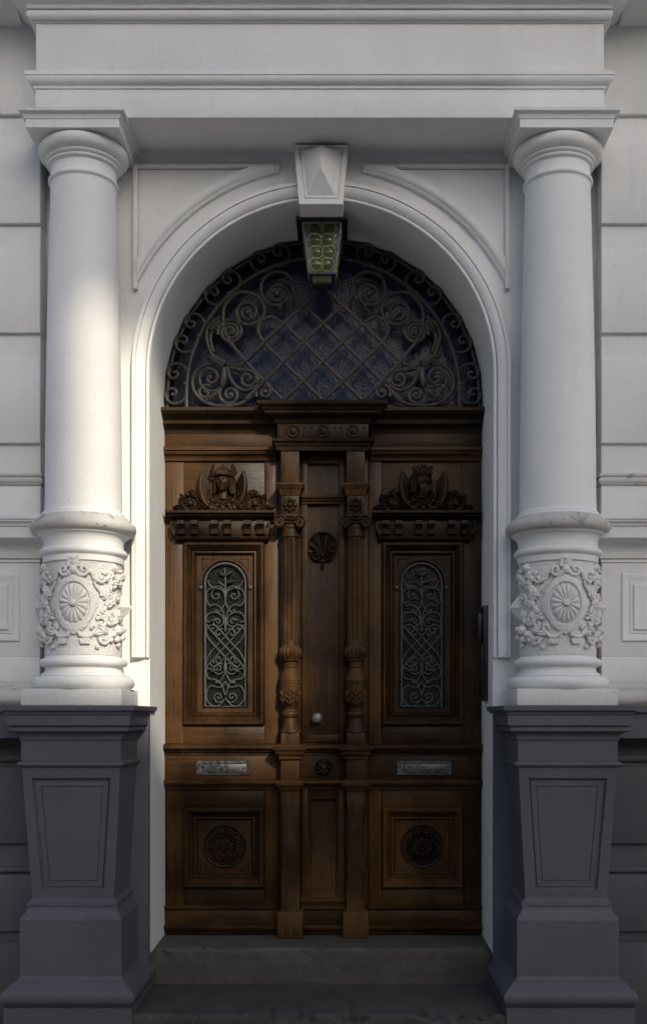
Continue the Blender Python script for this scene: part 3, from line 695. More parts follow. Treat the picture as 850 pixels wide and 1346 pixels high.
for x in (-.154, 0, .154):
    b = B(); ring = lambda r, h: [mp(x+r*math.cos(2*PI*i/24), r*math.sin(2*PI*i/24), h) for i in range(24)]
    b.loops([ring(.033, 0), ring(.033, .004), ring(.030, .008), ring(.027, .008), ring(.024, .001), ring(.018, .001), ring(.014, .010), ring(.006, .012), ring(.004, .018)]); b.build('roundel', W_C, cb, 30)
for x in (-.215, -.092, -.062, .062, .092, .215):
    b = B(); 
    pts = [(-.006, -.022), (.006, -.022), (.006, .016), (.004, .021), (0, .023), (-.004, .021), (-.006, .016)]
    b.loops([[mp(x+p[0]*1.25, p[1]*1.15, .0) for p in pts], [mp(x+p[0]*1.2, p[1]*1.12, .005) for p in pts], [mp(x+p[0]*.7, p[1]*.9, .005) for p in pts], [mp(x+p[0]*.6, p[1]*.85, .0005) for p in pts]]); b.build('flute', W_C, cb, 30)
b = B(); hw2 = .238; b.sweep([(hw2, .44), (hw2, .32), (-hw2, .32), (-hw2, .44)], [(-hw2+.002, dz(597)), (0, dz(597)), (.002, dz(592)), (.008, dz(591)), (.010, dz(588)), (.022, dz(586)), (.024, dz(582.5)), (-hw2+.002, dz(582.5))])
b.build('centre_moulding', W_C, tr, 25)

# --- carved head
def carved_head(name, cx, y0, cz, s, turn, parent, bearded):
    s = s*1.06
    rot = Matrix.Rotation(R(turn), 3, 'Z'); b = B()
    g = lambda v, m, w: math.exp(-((v-m)/w)**2)
    def fn(d):
        x, z = d.x, d.z; f = max(0, -d.y); k = 1.0
        k += f*(.42*g(x, 0, .11)*g(z, -.13, .15)+.16*g(x, 0, .09)*g(z, .08, .15)+.13*g(z, .26, .07)*g(abs(x), .26, .2)
                -.24*g(abs(x), .30, .13)*g(z, .09, .09)+.10*g(abs(x), .30, .07)*g(z, .08, .045)
                +.13*g(x, 0, .20)*(g(z, -.42, .045)+g(z, -.56, .05))-.10*g(x, 0, .22)*g(z, -.49, .03)-.08*g(x, 0, .3)*g(z, -.64, .05)+.17*g(x, 0, .2)*g(z, -.78, .11)+.05*g(abs(x), .42, .15)*g(z, -.15, .15))
        p = Vector((d.x*.76*(1-.22*max(0, -z)), d.y*.9, d.z*1.05))*k*s
        return rot @ p
    b.ball((cx, y0, cz), 1, 44, 36, fn)
    b.tube([(cx, y0+.012, cz-.6*s), (cx, y0+.018, cz-1.6*s)], .40*s, 10, lambda t: 1+.5*t*t)
    # hair
    def hr(pts, r): b.tube([Vector((cx, y0, cz))+rot @ Vector(p)*s for p in pts], r*s, 6, lambda t: 1-.5*t)
    for q in range(7):
        for sx in (-1, 1):
            w = .66+q*.05; hr([(sx*.6, -.15+q*.12, .75), (sx*(w+.08), -.20+q*.12, .3), (sx*(w+.13), -.28+q*.1, -.25), (sx*(w+.05+.06*math.sin(q*2)), -.30+q*.1, -.75), (sx*(w+.18), -.22+q*.08, -1.15)], .15)
    if bearded:
        for q in range(9):
            a = (q-4)/4; hr([(a*.42, -.72-.1*(1-a*a), -.50), (a*.46, -.84-.1*(1-a*a), -.80), (a*.36, -.80, -1.15-.2*(1-a*a))], .13)
        for sx in (-1, 1): hr([(0, -1.05, -.34), (sx*.2, -1.0, -.40), (sx*.4, -.82, -.55)], .085)
        # crown: band, arches, points
        for zz, rr, th in ((.55, .86, .09), (.72, .88, .07)):
            hr2 = [(rr*math.sin(2*PI*i/28), -rr*math.cos(2*PI*i/28)*1.02, zz) for i in range(29)]; b.tube([Vector((cx, y0, cz))+rot @ Vector(p)*s for p in hr2], th*s, 7)
        for i in range(14):
            a = 2*PI*i/14; p = Vector((.88*math.sin(a), -.9*math.cos(a), .72))
            hr([p, p*1.02+Vector((0, 0, .28)), p*1.06+Vector((0, 0, .48))], .13)
            b.ball(Vector((cx, y0, cz))+rot @ (p*1.08+Vector((0, 0, .5)))*s, .12*s, 6, 5)
        b.ball(Vector((cx, y0, cz+.95*s)), Vector((.78, .8, .42))*s, 16, 10)
        b.ball(Vector((cx, y0-.2*s, cz+1.42*s)), Vector((.2, .2, .24))*s, 8, 6)
    else:
        # winged helmet: banded cap, crest and two upright wings
        hp = [Vector((cx, y0, cz))+rot @ Vector((.82*math.sin(2*PI*i/28), -.98*math.cos(2*PI*i/28), .52+.12*math.cos(2*PI*i/28)))*s for i in range(29)]; b.tube(hp, .11*s, 8)
        b.ball(Vector((cx, y0, cz+.92*s)), Vector((.84, .9, .52))*s, 20, 12)
        for i in range(9):
            a = R(-70+i*17.5); hr([(.8*math.sin(a), -.92*math.cos(a), .7), (.72*math.sin(a), -.9*math.cos(a), 1.0), (.5*math.sin(a), -.7*math.cos(a), 1.32)], .13)
        b.ball(Vector((cx, y0-.55*s, cz+1.15*s)), Vector((.3, .3, .28))*s, 10, 7); b.ball(Vector((cx, y0-.45*s, cz+1.5*s)), Vector((.16, .16, .2))*s, 8, 6)
        for sx in (-1, 1):
            for q in range(4):
                hr([(sx*(.78+.09*q), -.25+.05*q, .6), (sx*(.98+.10*q), -.2+.05*q, 1.1-.05*q), (sx*(.95+.08*q), -.15+.05*q, 1.85-.16*q)], .2)
    b.build(name, W_C, parent, 60)

def door_leaf(sx, label):
    t = thing('door_leaf', label, 'door', (sx*.53, YD, 0), 'pair of carved door leaves')
    cx = sx*.5185
    def X(px): return cx+(px-294.5)/253.0*(-sx)      # px measured on the left leaf, mirrored for the right
    xo, xi = sx*.823, sx*.236
    def bx(name, px0, px1, p0, p1, y0, m, bev=.003, par=t, y1=YD+.05):
        a, c = sorted((X(px0), X(px1))); return B().box(a, c, y0, y1, dz(p1), dz(p0), bev).build(name, m, par)
    a, c = sorted((xo, sx*.7265)); B().box(a, c, YD, YD+.06, .012, dz(604), .002).build('stile', W_V, t)
    a, c = sorted((X(348.5), xi)); B().box(a, c, YD-.001, YD+.06, .012, dz(604), .002).build('stile', W_V, t)
    # boards between the stiles
    bx('rail', 241.5, 348.2, 604, 712, YD+.004, W_H); bx('rail', 241.5, 348.2, 953, 979, YD+.003, W_H)
    bx('rail', 241.5, 348.2, 1036, 1062, YD+.003, W_H); bx('rail', 241.5, 348.2, 1166, 1192, YD+.003, W_H)
    # upper panel: nested mouldings
    def RR(a, c, p0, p1, y): q = sorted((X(a), X(c))); return rect(q[0], q[1], dz(p1), dz(p0), y)
    b = B(); b.loops([RR(241.8, 348, 712, 953, YD+.02), RR(241.8, 348, 712, 953, YD-.018), RR(243.5, 346.4, 713.5, 951.5, YD-.026), RR(246, 344, 716, 949, YD-.026), RR(248.5, 341.4, 719, 945, YD-.010), RR(251.5, 338.5, 722, 942, YD+.004), RR(252.5, 337.5, 723, 941, YD+.012),
                      RR(253, 337, 723.5, 940.5, YD+.004), RR(254.8, 335.2, 725.5, 939, YD+.002), RR(257.5, 332.5, 728, 936, YD+.020), RR(258, 332, 728.5, 935.5, YD+.030)], False)
    b.build('panel_moulding', W_V, t, 25)
    a, c = sorted((X(257.5), X(332.5))); gx = (X(265.5)+X(326))/2; ghw = abs(X(326)-X(265.5))/2
    zs = dz(735)-ghw; b = B(); b.arcwall(a, c, dz(936), dz(728), ghw, dz(931), zs, YD+.026, YD+.062, cx=gx, n=28)
    b.add([(gx-ghw, YD+.026, dz(931)), (gx+ghw, YD+.026, dz(931)), (gx+ghw, YD+.062, dz(931)), (gx-ghw, YD+.062, dz(931))], [(0, 1, 2, 3)])
    pb = b.build('arched_panel', W_V, t, 25)
    for q in (-1, 1):    # incised corner triangles and the small bosses at the springing
        b = B(); tri = [(gx+q*ghw*1.02, dz(733)), (gx+q*ghw*.50, dz(733)), (gx+q*ghw*1.02, dz(748))]
        b.tube([(p[0], YD+.025, p[1]) for p in tri+tri[:1]], .0022, 5); b.build('corner_bead', W_V, pb)
        b = B(); b.box(gx+q*ghw*1.0, gx+q*(ghw*1.0+.020), YD+.016, YD+.03, dz(774), dz(769), .002); b.build('boss', M_BLACK, pb)
    # glazed opening with wrought grille
    win = B(); g = [(gx-ghw*1.02, YD+.052, dz(932)), (gx+ghw*1.02, YD+.052, dz(932))]+[(gx+ghw*1.02*math.cos(PI*i/24), YD+.052, zs+ghw*1.02*math.sin(PI*i/24)) for i in range(25)]
    win.add(g, [tuple(range(len(g)))]); win = win.build('window', G_LEAF, t)
    yg = YD+.030; gi = M_IRON2
    fw = ghw-.014
    fr = [(gx-fw, yg, dz(930)+.006), (gx-fw, yg, zs)]+[(gx-fw*math.cos(PI*i/28), yg, zs+fw*math.sin(PI*i/28)) for i in range(1, 28)]+[(gx+fw, yg, zs), (gx+fw, yg, dz(930)+.006), (gx-fw, yg, dz(930)+.006)]
    B().tube(fr, .0055, 6).build('grille_frame', gi, win, 50)
    kx = 1/6.41/253*.985
    def G(zx, zy): return (gx+(zx-261)*kx, dz(730+zy/6.41))
    paths = [cr([(258, 312), (243, 272), (205, 252), (155, 257), (110, 288), (98, 340), (108, 390), (132, 418)]), volute((256, 345), (187, 325), 1.6, -1, 4, 1.3),
             cr([(132, 418), (170, 404), (212, 424), (242, 470), (260, 545)]), cr([(261, 340), (256, 395), (232, 445), (205, 472)])+volute((200, 474), (190, 458), .9, 1, 4),
             cr([(250, 530), (222, 492), (172, 470), (122, 480), (99, 512), (95, 560)]), volute((240, 520), (195, 550), 1.8, 1, 4, 1.2),
             cr([(165, 540), (130, 552), (104, 545)]), cr([(97, 640), (105, 602), (135, 580), (165, 582), (215, 622), (300, 718), (380, 802), (424, 880), (428, 935)]),
             cr([(97, 640), (116, 692), (180, 765), (260, 850), (340, 932)]), cr([(100, 575), (150, 640), (240, 738), (340, 845), (424, 935)]),
             volute((195, 600), (155, 616), 1.2, 1, 4), volute((240, 618), (207, 652), 1.1, -1, 4), volute((240, 905), (208, 868), 1.1, 1, 4), volute((190, 925), (157, 898), 1.2, 1, 4),
             volute((245, 975), (200, 950), 1.7, 1, 4, 1.2), cr([(110, 930), (97, 980), (118, 1032), (178, 1046), (226, 1082), (260, 1175)]),
             cr([(250, 1000), (232, 1040), (200, 1070)])+volute((198, 1072), (186, 1068), .9, -1, 4),
             cr([(258, 1060), (238, 1100), (195, 1108), (150, 1095), (118, 1110), (99, 1160), (106, 1222), (150, 1266), (205, 1264), (258, 1205)]), volute((252, 1212), (204, 1190), 1.6, 1, 4, 1.2),
             cr([(150, 960), (125, 950), (104, 945)]), cr([(150, 255), (125, 235), (112, 200)])]
    for P in paths:
        for q in (1, -1):
            b = B(); b.tube([(gx+(G(*p)[0]-gx)*q, yg-(.002 if q > 0 else -.002), G(*p)[1]) for p in P], .0032, 6); b.build('grille_scroll', gi, win, 50)
    b = B(); b.tube([(gx, yg, G(261, 170)[1]), (gx, yg, G(261, 320)[1])], .0042, 6); b.tube([(gx, yg, G(261, 320)[1]), (gx, yg, G(261, 345)[1])], .0048, 6)
    for z0, z1 in ((520, 610), (880, 1000)): b.tube([(gx, yg, G(261, z0)[1]), (gx, yg-.002, G(261, (z0+z1)/2)[1]), (gx, yg, G(261, z1)[1])], .009, 7, lambda u: .5+.6*math.sin(PI*u))
    b.build('grille_stem', gi, win, 50)
    mpg = lambda a, bb, h: Vector((gx+a*kx, yg-.002-h, dz(730)-bb*kx))
    for (x, z, a, L, w) in ((-2, 165, -92, 75, 36), (-8, 165, -140, 60, 30), (4, 165, -35, 75, 34), (-5, 255, -145, 85, 36), (5, 225, -15, 80, 34), (-70, 262, 160, 60, 40), (70, 262, 20, 60, 40), (-60, 545, 175, 70, 38), (60, 545, 5, 70, 38), (0, 600, 90, 50, 40), (0, 910, -90, 60, 40), (-60, 970, 160, 70, 38), (60, 970, 20, 70, 38)):
        b = B(); o_leaf(b, mpg, x, z, a, L, w*.75, .002, .010, 1); b.build('grille_leaf', gi, win, 60)
    # hood over the panel
    q = sorted((X(220.5), X(362))); hood = hmould(B(), q[0], q[1], dz(686), dz(673), YD, .085, 'ogee').build('hood', W_C, t, 25)
    q = sorted((X(227), X(356))); B().box(q[0], q[1], YD-.030, YD+.02, dz(704), dz(685), .003).build('hood_frieze', W_C, hood)
    b0 = B(); xx = X(241); l = [(YD-.03, dz(686)), (YD-.075, dz(686)), (YD-.076, dz(691)), (YD-.060, dz(693)), (YD-.050, dz(697)), (YD-.058, dz(701)), (YD-.062, dz(703)), (YD-.03, dz(703))]
    b0.loops([[(xx-.018, y, z) for y, z in l], [(xx+.018, y, z) for y, z in l]], True, True); br = b0.build('bracket', W_C, hood, 40)
    for pxv in (258, 284, 301, 327, 344): dup(br, (X(pxv)-xx, 0, 0))
    for pe, sg in ((226, 1), (357, -1)):
        b = B(); l = [(0, 0), (6, 0), (9, 3), (5, 8), (8, 14), (14, 20), (14, 26), (10, 30), (4, 22), (0, 12)]
        b.loops([[(X(pe+sg*u*.5)-0, y, dz(687+v*.62)) for u, v in l] for y in (YD-.002, YD-.055)], True, True); b.build('side_console', W_C, hood, 40)
    q = sorted((X(232.5), X(354))); hmould(B(), q[0], q[1], dz(711.5), dz(703), YD, .045, 'roll').build('hood_moulding', W_C, hood, 25)
    # carved relief on the hood
    z0 = dz(674); mpr = flat(YD-.012, cx, z0)
    b = B(); n_ = 40
    ol = [(-.255, .0), (.255, .0), (.235, .035), (.19, .075), (.135, .105), (.09, .12), (.06, .17), (-.06, .17), (-.09, .12), (-.135, .105), (-.19, .075), (-.235, .035)]
    b.loops([[mpr(x, z, -.01) for x, z in ol], [mpr(x, z, .010) for x, z in ol], [mpr(x*.96, .003+z*.95, .018) for x, z in ol]]); rel = b.build('carved_relief', W_C, t, 40)
    male = sx > 0
    carved_head('carved_head', cx+(-.006 if male else .004), YD-.055, z0+(.158 if male else .151), .049, (14 if male else -8), rel, male)
    for q in (-1, 1):
        b = B()        # wing standing behind the shoulder
        for k in range(6):
            P = [(q*(.074+.001*k), .026+.003*k), (q*(.102-.005*k), .068), (q*(.115-.0075*k), .135), (q*(.107-.0075*k), .208-.011*k)]
            o_tube(b, mpr, cr(P, 5), .0125, .040-.006*k, 7, lambda u: .75+.45*math.sin(PI*min(1, u*1.02)))
        b.build('wing', W_C, rel, 60)
        b = B(); o_rosette(b, mpr, q*.168, .045, .036, .036, 5, .040, boss=.3); o_tube(b, mpr, volute((q*.212, .030), (q*.168, .045), 1.15, q, .040, 1.0), .0085, .022); b.build('rosette', W_C, rel, 60)
        b = B()
        o_tube(b, mpr, cr([(q*.03, .02), (q*.07, .055), (q*.11, .055), (q*.135, .095)])+volute((q*.14, .098), (q*.152, .09), 1.2, -q, .004), .008, .024)
        o_tube(b, mpr, cr([(q*.10, .012), (q*.125, .03), (q*.125, .065), (q*.10, .09)])+volute((q*.095, .093), (q*.083, .088), 1.1, q, .004), .0075, .022)
        o_tube(b, mpr, cr([(q*.19, .012), (q*.215, .018), (q*.235, .028)])+volute((q*.238, .028), (q*.228, .018), 1.0, -q, .004), .008, .020)
        o_tube(b, mpr, cr([(q*.16, .09), (q*.185, .085), (q*.20, .068)])+volute((q*.2, .066), (q*.188, .06), 1.0, -q, .004), .0075, .02)
        b.build('scroll', W_C, rel, 60)
        b = B()
        for (x, z, a, L, w) in ((.11, .07, 130, .06, .035), (.13, .09, 20, .05, .035), (.20, .06, 60, .04, .03), (.215, .03, -10, .045, .03), (.09, .02, 60, .05, .035), (.06, .01, 150, .05, .03), (.12, .01, 10, .05, .025), (.04, .05, 200, .05, .03), (.185, .095, 160, .05, .03)):
            o_leaf(b, mpr, q*x, z, a if q > 0 else 180-a, L*1.05, w*1.25, .018, .020, 2, .2)
        for (x, z, r) in ((.06, .022, .016), (.088, .030, .014), (.075, .048, .013), (.045, .015, .012), (.03, .035, .012), (.10, .05, .011), (.145, .105, .010), (.18, .09, .010), (.115, .10, .010), (.05, .06, .012)):
            o_ball(b, mpr, q*x, z, r*1.2, .026)
        b.build('fruit_and_leaves', W_C, rel, 60)
    b = B(); o_leaf(b, mpr, 0, .07, -90, .07, .05, .020, .02, 2); o_ball(b, mpr, 0, .02, .017, .026); o_ball(b, mpr, -.02, .012, .012, .024); o_ball(b, mpr, .02, .012, .012, .024)
    o_tube(b, mpr, cr([(-.06, .075), (-.035, .05), (0, .042), (.035, .05), (.06, .075)]), .008, .030)
    for (x, z, a, L, w) in ((-.028, .098, -75, .08, .045), (.028, .098, -105, .08, .045), (-.055, .10, -55, .08, .035), (.055, .10, -125, .08, .035), (0, .092, -90, .07, .04)): o_leaf(b, mpr, x, z, a, L, w, .022, .022, 2)
    o_ball(b, mpr, -.042, .018, .016, .028); o_ball(b, mpr, .042, .018, .016, .028); b.build('garland', W_C, rel, 60)
    # ledge, letter rail, lower moulding
    xa, xb = sorted((xo, xi))
    hmould(B(), xa, xb, dz(993), dz(977), YD, .062, 'ledge').build('ledge', W_WH, t, 25)
    B().box(xa, xb, YD-.014, YD+.05, dz(1027), dz(990), .002).build('letter_rail', W_H, t)
    hmould(B(), xa, xb, dz(1037.5), dz(1024), YD, .048, 'ledge').build('lower_ledge', W_WH, t, 25)
    ls = thing_part = None
    pa, pc = (258, 329.5) if sx < 0 else (257.5, 329)
    q = sorted((X(pa), X(pc))); yl = YD-.014
    b = B(); b.loops([rect(q[0], q[1], dz(1018.5), dz(1000), yl+.002), rect(q[0], q[1], dz(1018.5), dz(1000), yl-.006), rect(q[0]+.002, q[1]-.002, dz(1018.5)+.002, dz(1000)-.002, yl-.008), rect(q[0]+.034, q[1]-.012, dz(1017)+.002, dz(1003), yl-.008), rect(q[0]+.036, q[1]-.014, dz(1017)+.004, dz(1003)-.002, yl-.003)])
    slot = b.build('letter_slot', M_STEEL, t, 20)
    B().box(q[0]+.04, q[1]-.018, yl-.009, yl-.002, dz(1016), dz(1004.5), .002).build('flap', M_STEEL, slot)
    # lower panel with carved roundel
    b = B(); b.loops([RR(242.5, 348, 1061.5, 1167.5, YD+.02), RR(242.5, 348, 1061.5, 1167.5, YD-.020), RR(244.5, 346, 1063.5, 1165.5, YD-.028), RR(247.5, 343, 1066.5, 1162, YD-.026), RR(250, 340.5, 1069.5, 1159, YD-.012), RR(254, 337, 1073, 1155.5, YD+.002), RR(255, 336, 1074, 1154.5, YD+.010),
                      RR(255.6, 335.4, 1074.6, 1154, YD+.003), RR(257.5, 333.5, 1076.5, 1152, YD+.002), RR(260, 331, 1079, 1149.5, YD+.018), RR(260.5, 330.5, 1079.5, 1149, YD+.024)])
    lp = b.build('lower_panel', W_V, t, 25)
    mpl = flat(YD+.024, X(295.3), dz(1113.5)); ring = lambda r, h: [mpl(r*math.cos(2*PI*i/40), r*math.sin(2*PI*i/40), h) for i in range(40)]
    b = B(); b.loops([ring(.113, -.002), ring(.112, .010), ring(.108, .014), ring(.103, .012), ring(.100, .002), ring(.03, .004)]); rd = b.build('roundel', W_C, lp, 30)
    b = B()
    for k in range(10):
        a = 36*k; c_, s_ = math.cos(R(a)), math.sin(R(a)); ex, ez = .070*c_, .070*s_
        o_tube(b, mpl, volute((ex+.024*math.cos(R(a+90)), ez+.024*math.sin(R(a+90))), (ex, ez), 1.3, 1, .004), .0055, .008)
        o_leaf(b, mpl, .040*c_, .040*s_, a+20, .034, .024, .004, .014, 1); o_leaf(b, mpl, .088*math.cos(R(a+18)), .088*math.sin(R(a+18)), a+200, .036, .026, .004, .014, 2)
        o_ball(b, mpl, ex, ez, .009, .008); o_ball(b, mpl, .093*math.cos(R(a+10)), .093*math.sin(R(a+10)), .007, .006)
    o_rosette(b, mpl, 0, 0, .034, .034, 8, .030); b.build('roundel_carving', W_C, lp, 60)
    for (pu, pv) in ((264, 1083), (327, 1083), (264, 1145.5), (327, 1145.5)):
        b = B(); su = 1 if pu < 300 else -1; sv = 1 if pv < 1110 else -1
        tri = [(pu, pv), (pu+su*13, pv), (pu, pv+sv*13)]
        b.tube([(X(a), YD+.023, dz(c)) for a, c in tri+tri[:1]], .002, 5); b.build('corner_bead', W_V, lp)
    # kick mouldings
    hmould(B(), xa, xb, dz(1199), dz(1190), YD, .030, 'ledge').build('kick_moulding', W_WH, t, 25)
    B().box(xa, xb, YD-.012, YD+.05, .05, dz(1197), .003).build('kick_board', W_H, t)
    hmould(B(), xa, xb, .006, .056, YD, .040, 'ledge').build('kick_moulding', W_WH, t, 25)
    return t
door_leaf(-1, 'sunlit left oak door leaf with carved winged-helmet head and arched iron grille')
door_leaf(1, 'shaded right oak door leaf with carved crowned bearded head')

# --- centre section between the leaves
ce = thing('door_centre_section', 'narrow oak door centre with two turned colonnettes, shell carving and knob', 'door', (0, YD, 0))
YC = YD+.0
B().box(-.234, .234, YC+.006, YC+.07, .01, dz(597), .002).build('centre_board', W_V, ce)
for sx in (-1, 1):
    B().box(sx*.112, sx*.082, YC-.012, YC+.02, dz(976), dz(597), .003).build('stile', W_V, ce)
    B().box(sx*.112, sx*.080, YC-.012, YC+.02, .05, dz(1036), .003).build('stile', W_V, ce)
B().box(-.0815, .0815, YC-.012, YC+.02, dz(609), dz(597), .003).build('rail', W_H, ce)
hmould(B(), -.112, .112, dz(662), dz(650), YC-.010, .035, 'ledge').build('cross_moulding', W_H, ce, 25)
B().box(-.0815, .0815, YC-.010, YC+.02, dz(976), dz(966), .003).build('rail', W_H, ce)
# shell in a round frame with a drop
mps = flat(YC+.006, -.004, dz(718)); b = B()
ring = lambda r, h: [mps(r*math.cos(2*PI*i/36), r*math.sin(2*PI*i/36), h) for i in range(36)]
b.loops([ring(.080, 0), ring(.080, .014), ring(.076, .018), ring(.071, .016), ring(.068, .003), ring(.03, .003)]); sh = b.build('shell_roundel', W_C, ce, 30)
b = B()
for k in range(7):
    a = 2+k*29.3; L = .070+.026*max(0, math.sin(R(a))); c_, s_ = math.cos(R(a)), math.sin(R(a))
    o_tube(b, mps, [(c_*L*u, -.030+s_*L*u) for u in (.08, .3, .55, .75, .88, .96, 1.0)], .0205, .005, 8, lambda u: .22+.85*u if u < .8 else max(.05, .9*math.cos((u-.8)/.2*1.45)))
for q in (-1, 1): o_tube(b, mps, volute((0, -.052), (q*.034, -.040), 1.5, q, .004), .008, .012)
o_ball(b, mps, 0, -.045, .014, .014); b.build('shell', W_C, sh, 60)
b = B(); o_leaf(b, mps, 0, -.075, -90, .05, .026, .004, .016, 1); o_ball(b, mps, 0, -.075, .012, .012); o_ball(b, mps, 0, -.112, .007, .006); b.build('drop', W_C, sh, 60)
# knob
kb = B(); kb.loops([[(-.033+r*math.cos(2*PI*i/24), YC+.006-h, dz(944)+r*math.sin(2*PI*i/24)) for i in range(24)] for r, h in ((.028, 0), (.028, .006), (.024, .010), (.012, .012), (.011, .030), (.020, .036), (.024, .045), (.022, .055), (.012, .060))])
kb.build('door_knob', M_KNOB, ce, 40)
# mid rail with rosette and ledges
hmould(B(), -.235, .235, dz(993), dz(977), YC, .064, 'ledge').build('ledge', W_WH, ce, 25)
B().box(-.235, .235, YC-.013, YC+.05, dz(1027), dz(990), .002).build('mid_rail', W_H, ce)
mpm = flat(YC-.013, .002, dz(1008.5)); b = B(); o_rosette(b, mpm, 0, 0, .047, .047, 12, .03, boss=.3); o_ball(b, mpm, 0, 0, .026, .018, 1.1)
for k in range(8): o_leaf(b, mpm, .01*math.cos(k*PI/4), .01*math.sin(k*PI/4), k*45, .032, .018, .034, .008)
b.build('rosette', W_C, ce, 60)
hmould(B(), -.235, .235, dz(1037.5), dz(1024), YC, .05, 'ledge').build('ledge', W_WH, ce, 25)
b = B(); b.loops([rect(-.080, .080, dz(1183), dz(1046), YC-.008), rect(-.078, .078, dz(1182), dz(1047), YC-.014), rect(-.072, .072, dz(1180), dz(1050), YC-.012), rect(-.066, .066, dz(1177), dz(1053), YC+.002), rect(-.064, .064, dz(1176), dz(1054), YC+.004)]); b.build('lower_panel', W_V, ce, 25)
hmould(B(), -.114, .114, dz(1192), dz(1180), YC, .03, 'ledge').build('kick_moulding', W_WH, ce, 25)
B().box(-.114, .114, YC-.020, YC+.02, .05, dz(1190), .003).build('kick_board', W_WH, ce)
hmould(B(), -.114, .114, dz(1199), dz(1191), YC-.008, .03, 'ledge').build('kick_moulding', W_WH, ce, 25)
hmould(B(), -.114, .114, .006, .056, YC, .042, 'ledge').build('kick_moulding', W_WH, ce, 25)

def colonnette(cx, group):
    yc = YD-.052          # axis in front of the boards
    c = B(); c.box(cx-.047, cx+.047, yc-.040, YD+.01, dz(641), dz(596.5), .003); root = c.build('colonnette', W_WV, ce)
    def sq_m(name, hw, pr, m):
        p = [(cx+hw, YD), (cx+hw, yc-hw), (cx-hw, yc-hw), (cx-hw, YD)]; b = B(); b.sweep(p, [(-hw+.004, pr[0][1])]+pr+[(-hw+.004, pr[-1][1])]); return b.build(name, m, root, 28)
    sq_m('impost', .046, [(.002, dz(655)), (.006, dz(652)), (.010, dz(648)), (.018, dz(646)), (.022, dz(643)), (.026, dz(642)), (.026, dz(640)), (.0, dz(639))], W_WV)
    B().box(cx-.046, cx+.046, yc-.044, YD, dz(681), dz(654), .003).build('flower_block', W_C, root)
    m_ = flat(yc-.044, cx, dz(667.5)); b = B()
    for k in range(4): o_ball(b, m_, .024*math.cos(k*PI/2), .026*math.sin(k*PI/2), .0125, .004); o_leaf(b, m_, .008*math.cos(PI/4+k*PI/2), .008*math.sin(PI/4+k*PI/2), 45+90*k, .032, .022, .002, .010)
    o_ball(b, m_, 0, 0, .013, .008); b.build('flower', W_C, root, 60)
    # Ionic capital
    b = B(); b.box(cx-.064, cx+.064, yc-.052, YD-.01, dz(683), dz(679.5), .003)
    m_ = flat(yc-.044, cx, 0)
    for q in (-1, 1):
        o_tube(b, m_, [(x, z) for x, z in volute((q*.02, dz(685)), (q*.050, dz(690)), 1.7, -q, .003, 1.0)], .0065, .008)
        b.tube([(cx+q*.050, yc-.056, dz(690)), (cx+q*.050, YD-.02, dz(690))], .021, 12)
        o_ball(b, m_, q*.050, dz(690), .006, .016)
    for k in range(-2, 3): o_ball(b, m_, k*.012, dz(690), .0075, .004)
    o_tube(b, m_, [(-.05, dz(685)), (0, dz(686)), (.05, dz(685))], .006, .006)
    b.build('ionic_capital', W_C, root, 50)
    B().lathe([(.040, dz(708.5)), (.048, dz(708)), (.048, dz(705.5)), (.042, dz(705)), (.041, dz(698)), (.046, dz(696)), (.046, dz(692)), (.036, dz(689))], cx, yc, 32).build('necking', W_WV, root, 30)
    def fl(r, z, a):
        k = min(1, max(0, (z-dz(846))/.02), max(0, (dz(709.5)-z)/.02)); s = math.sin(a*10); return r-.0105*k*(max(0, s+.1)**.5 if s > -.1 else 0)
    zz = [dz(848), dz(846), dz(844), dz(841)]+[dz(841)+(dz(714)-dz(841))*k/6 for k in range(1, 6)]+[dz(714), dz(711), dz(709.5), dz(708)]
    B().lathe([(.0440-.004*(z-dz(848))/(dz(708)-dz(848)), z) for z in zz], cx, yc, 156, fl).build('fluted_shaft', W_WV, root, 28)
    def gad(r, z, a): return r*(1+.15*(abs(math.sin(a*7))-.6)) if dz(867) < z < dz(851) else r
    B().lathe([(.046, dz(868.5)), (.040, dz(867.5)), (.046, dz(865.5)), (.055, dz(862)), (.0585, dz(858)), (.056, dz(854)), (.048, dz(851.5)), (.046, dz(850)), (.047, dz(847.5))], cx, yc, 84, gad).build('gadroon_ring', W_WV, root, 40)
    B().lathe([(.054, dz(896)), (.0565, dz(894.5)), (.054, dz(891)), (.046, dz(886)), (.037, dz(882)), (.034, dz(878.5)), (.038, dz(877.5)), (.032, dz(876)), (.033, dz(871)), (.042, dz(869.5)), (.044, dz(868)), (.038, dz(867))], cx, yc, 36).build('neck', W_WV, root, 30)
    ur = B().lathe([(.020, dz(931)), (.026, dz(929.5)), (.040, dz(926)), (.049, dz(919)), (.053, dz(910)), (.0545, dz(899)), (.057, dz(898)), (.057, dz(895.5)), (.050, dz(894.5))], cx, yc, 36).build('urn', W_WV, root, 30)
    m_ = cyl(cx, yc, .050, dz(916)); b = B()
    for q in (-1, 1):
        o_tube(b, m_, cr([(0, -.035), (q*.02, -.02), (q*.035, .0), (q*.028, .02)])+volute((q*.026, .022), (q*.036, .026), 1.0, -q, .003), .0034, .004)
        o_tube(b, m_, cr([(q*.035, -.03), (q*.05, -.01), (q*.06, .015)])+volute((q*.06, .018), (q*.070, .022), 1.0, -q, .003), .0034, .004)
        for (x, z, a) in ((.01, -.01, 60), (.03, -.02, 20), (.045, .0, 100), (.02, .015, 130)): o_leaf(b, m_, q*x, z, a if q > 0 else 180-a, .028, .018, .003, .009, 1)
    o_ball(b, m_, 0, .016, .010, .006); o_leaf(b, m_, 0, -.03, 90, .045, .022, .003, .01, 1)
    b.build('urn_carving', W_WV, root, 60)
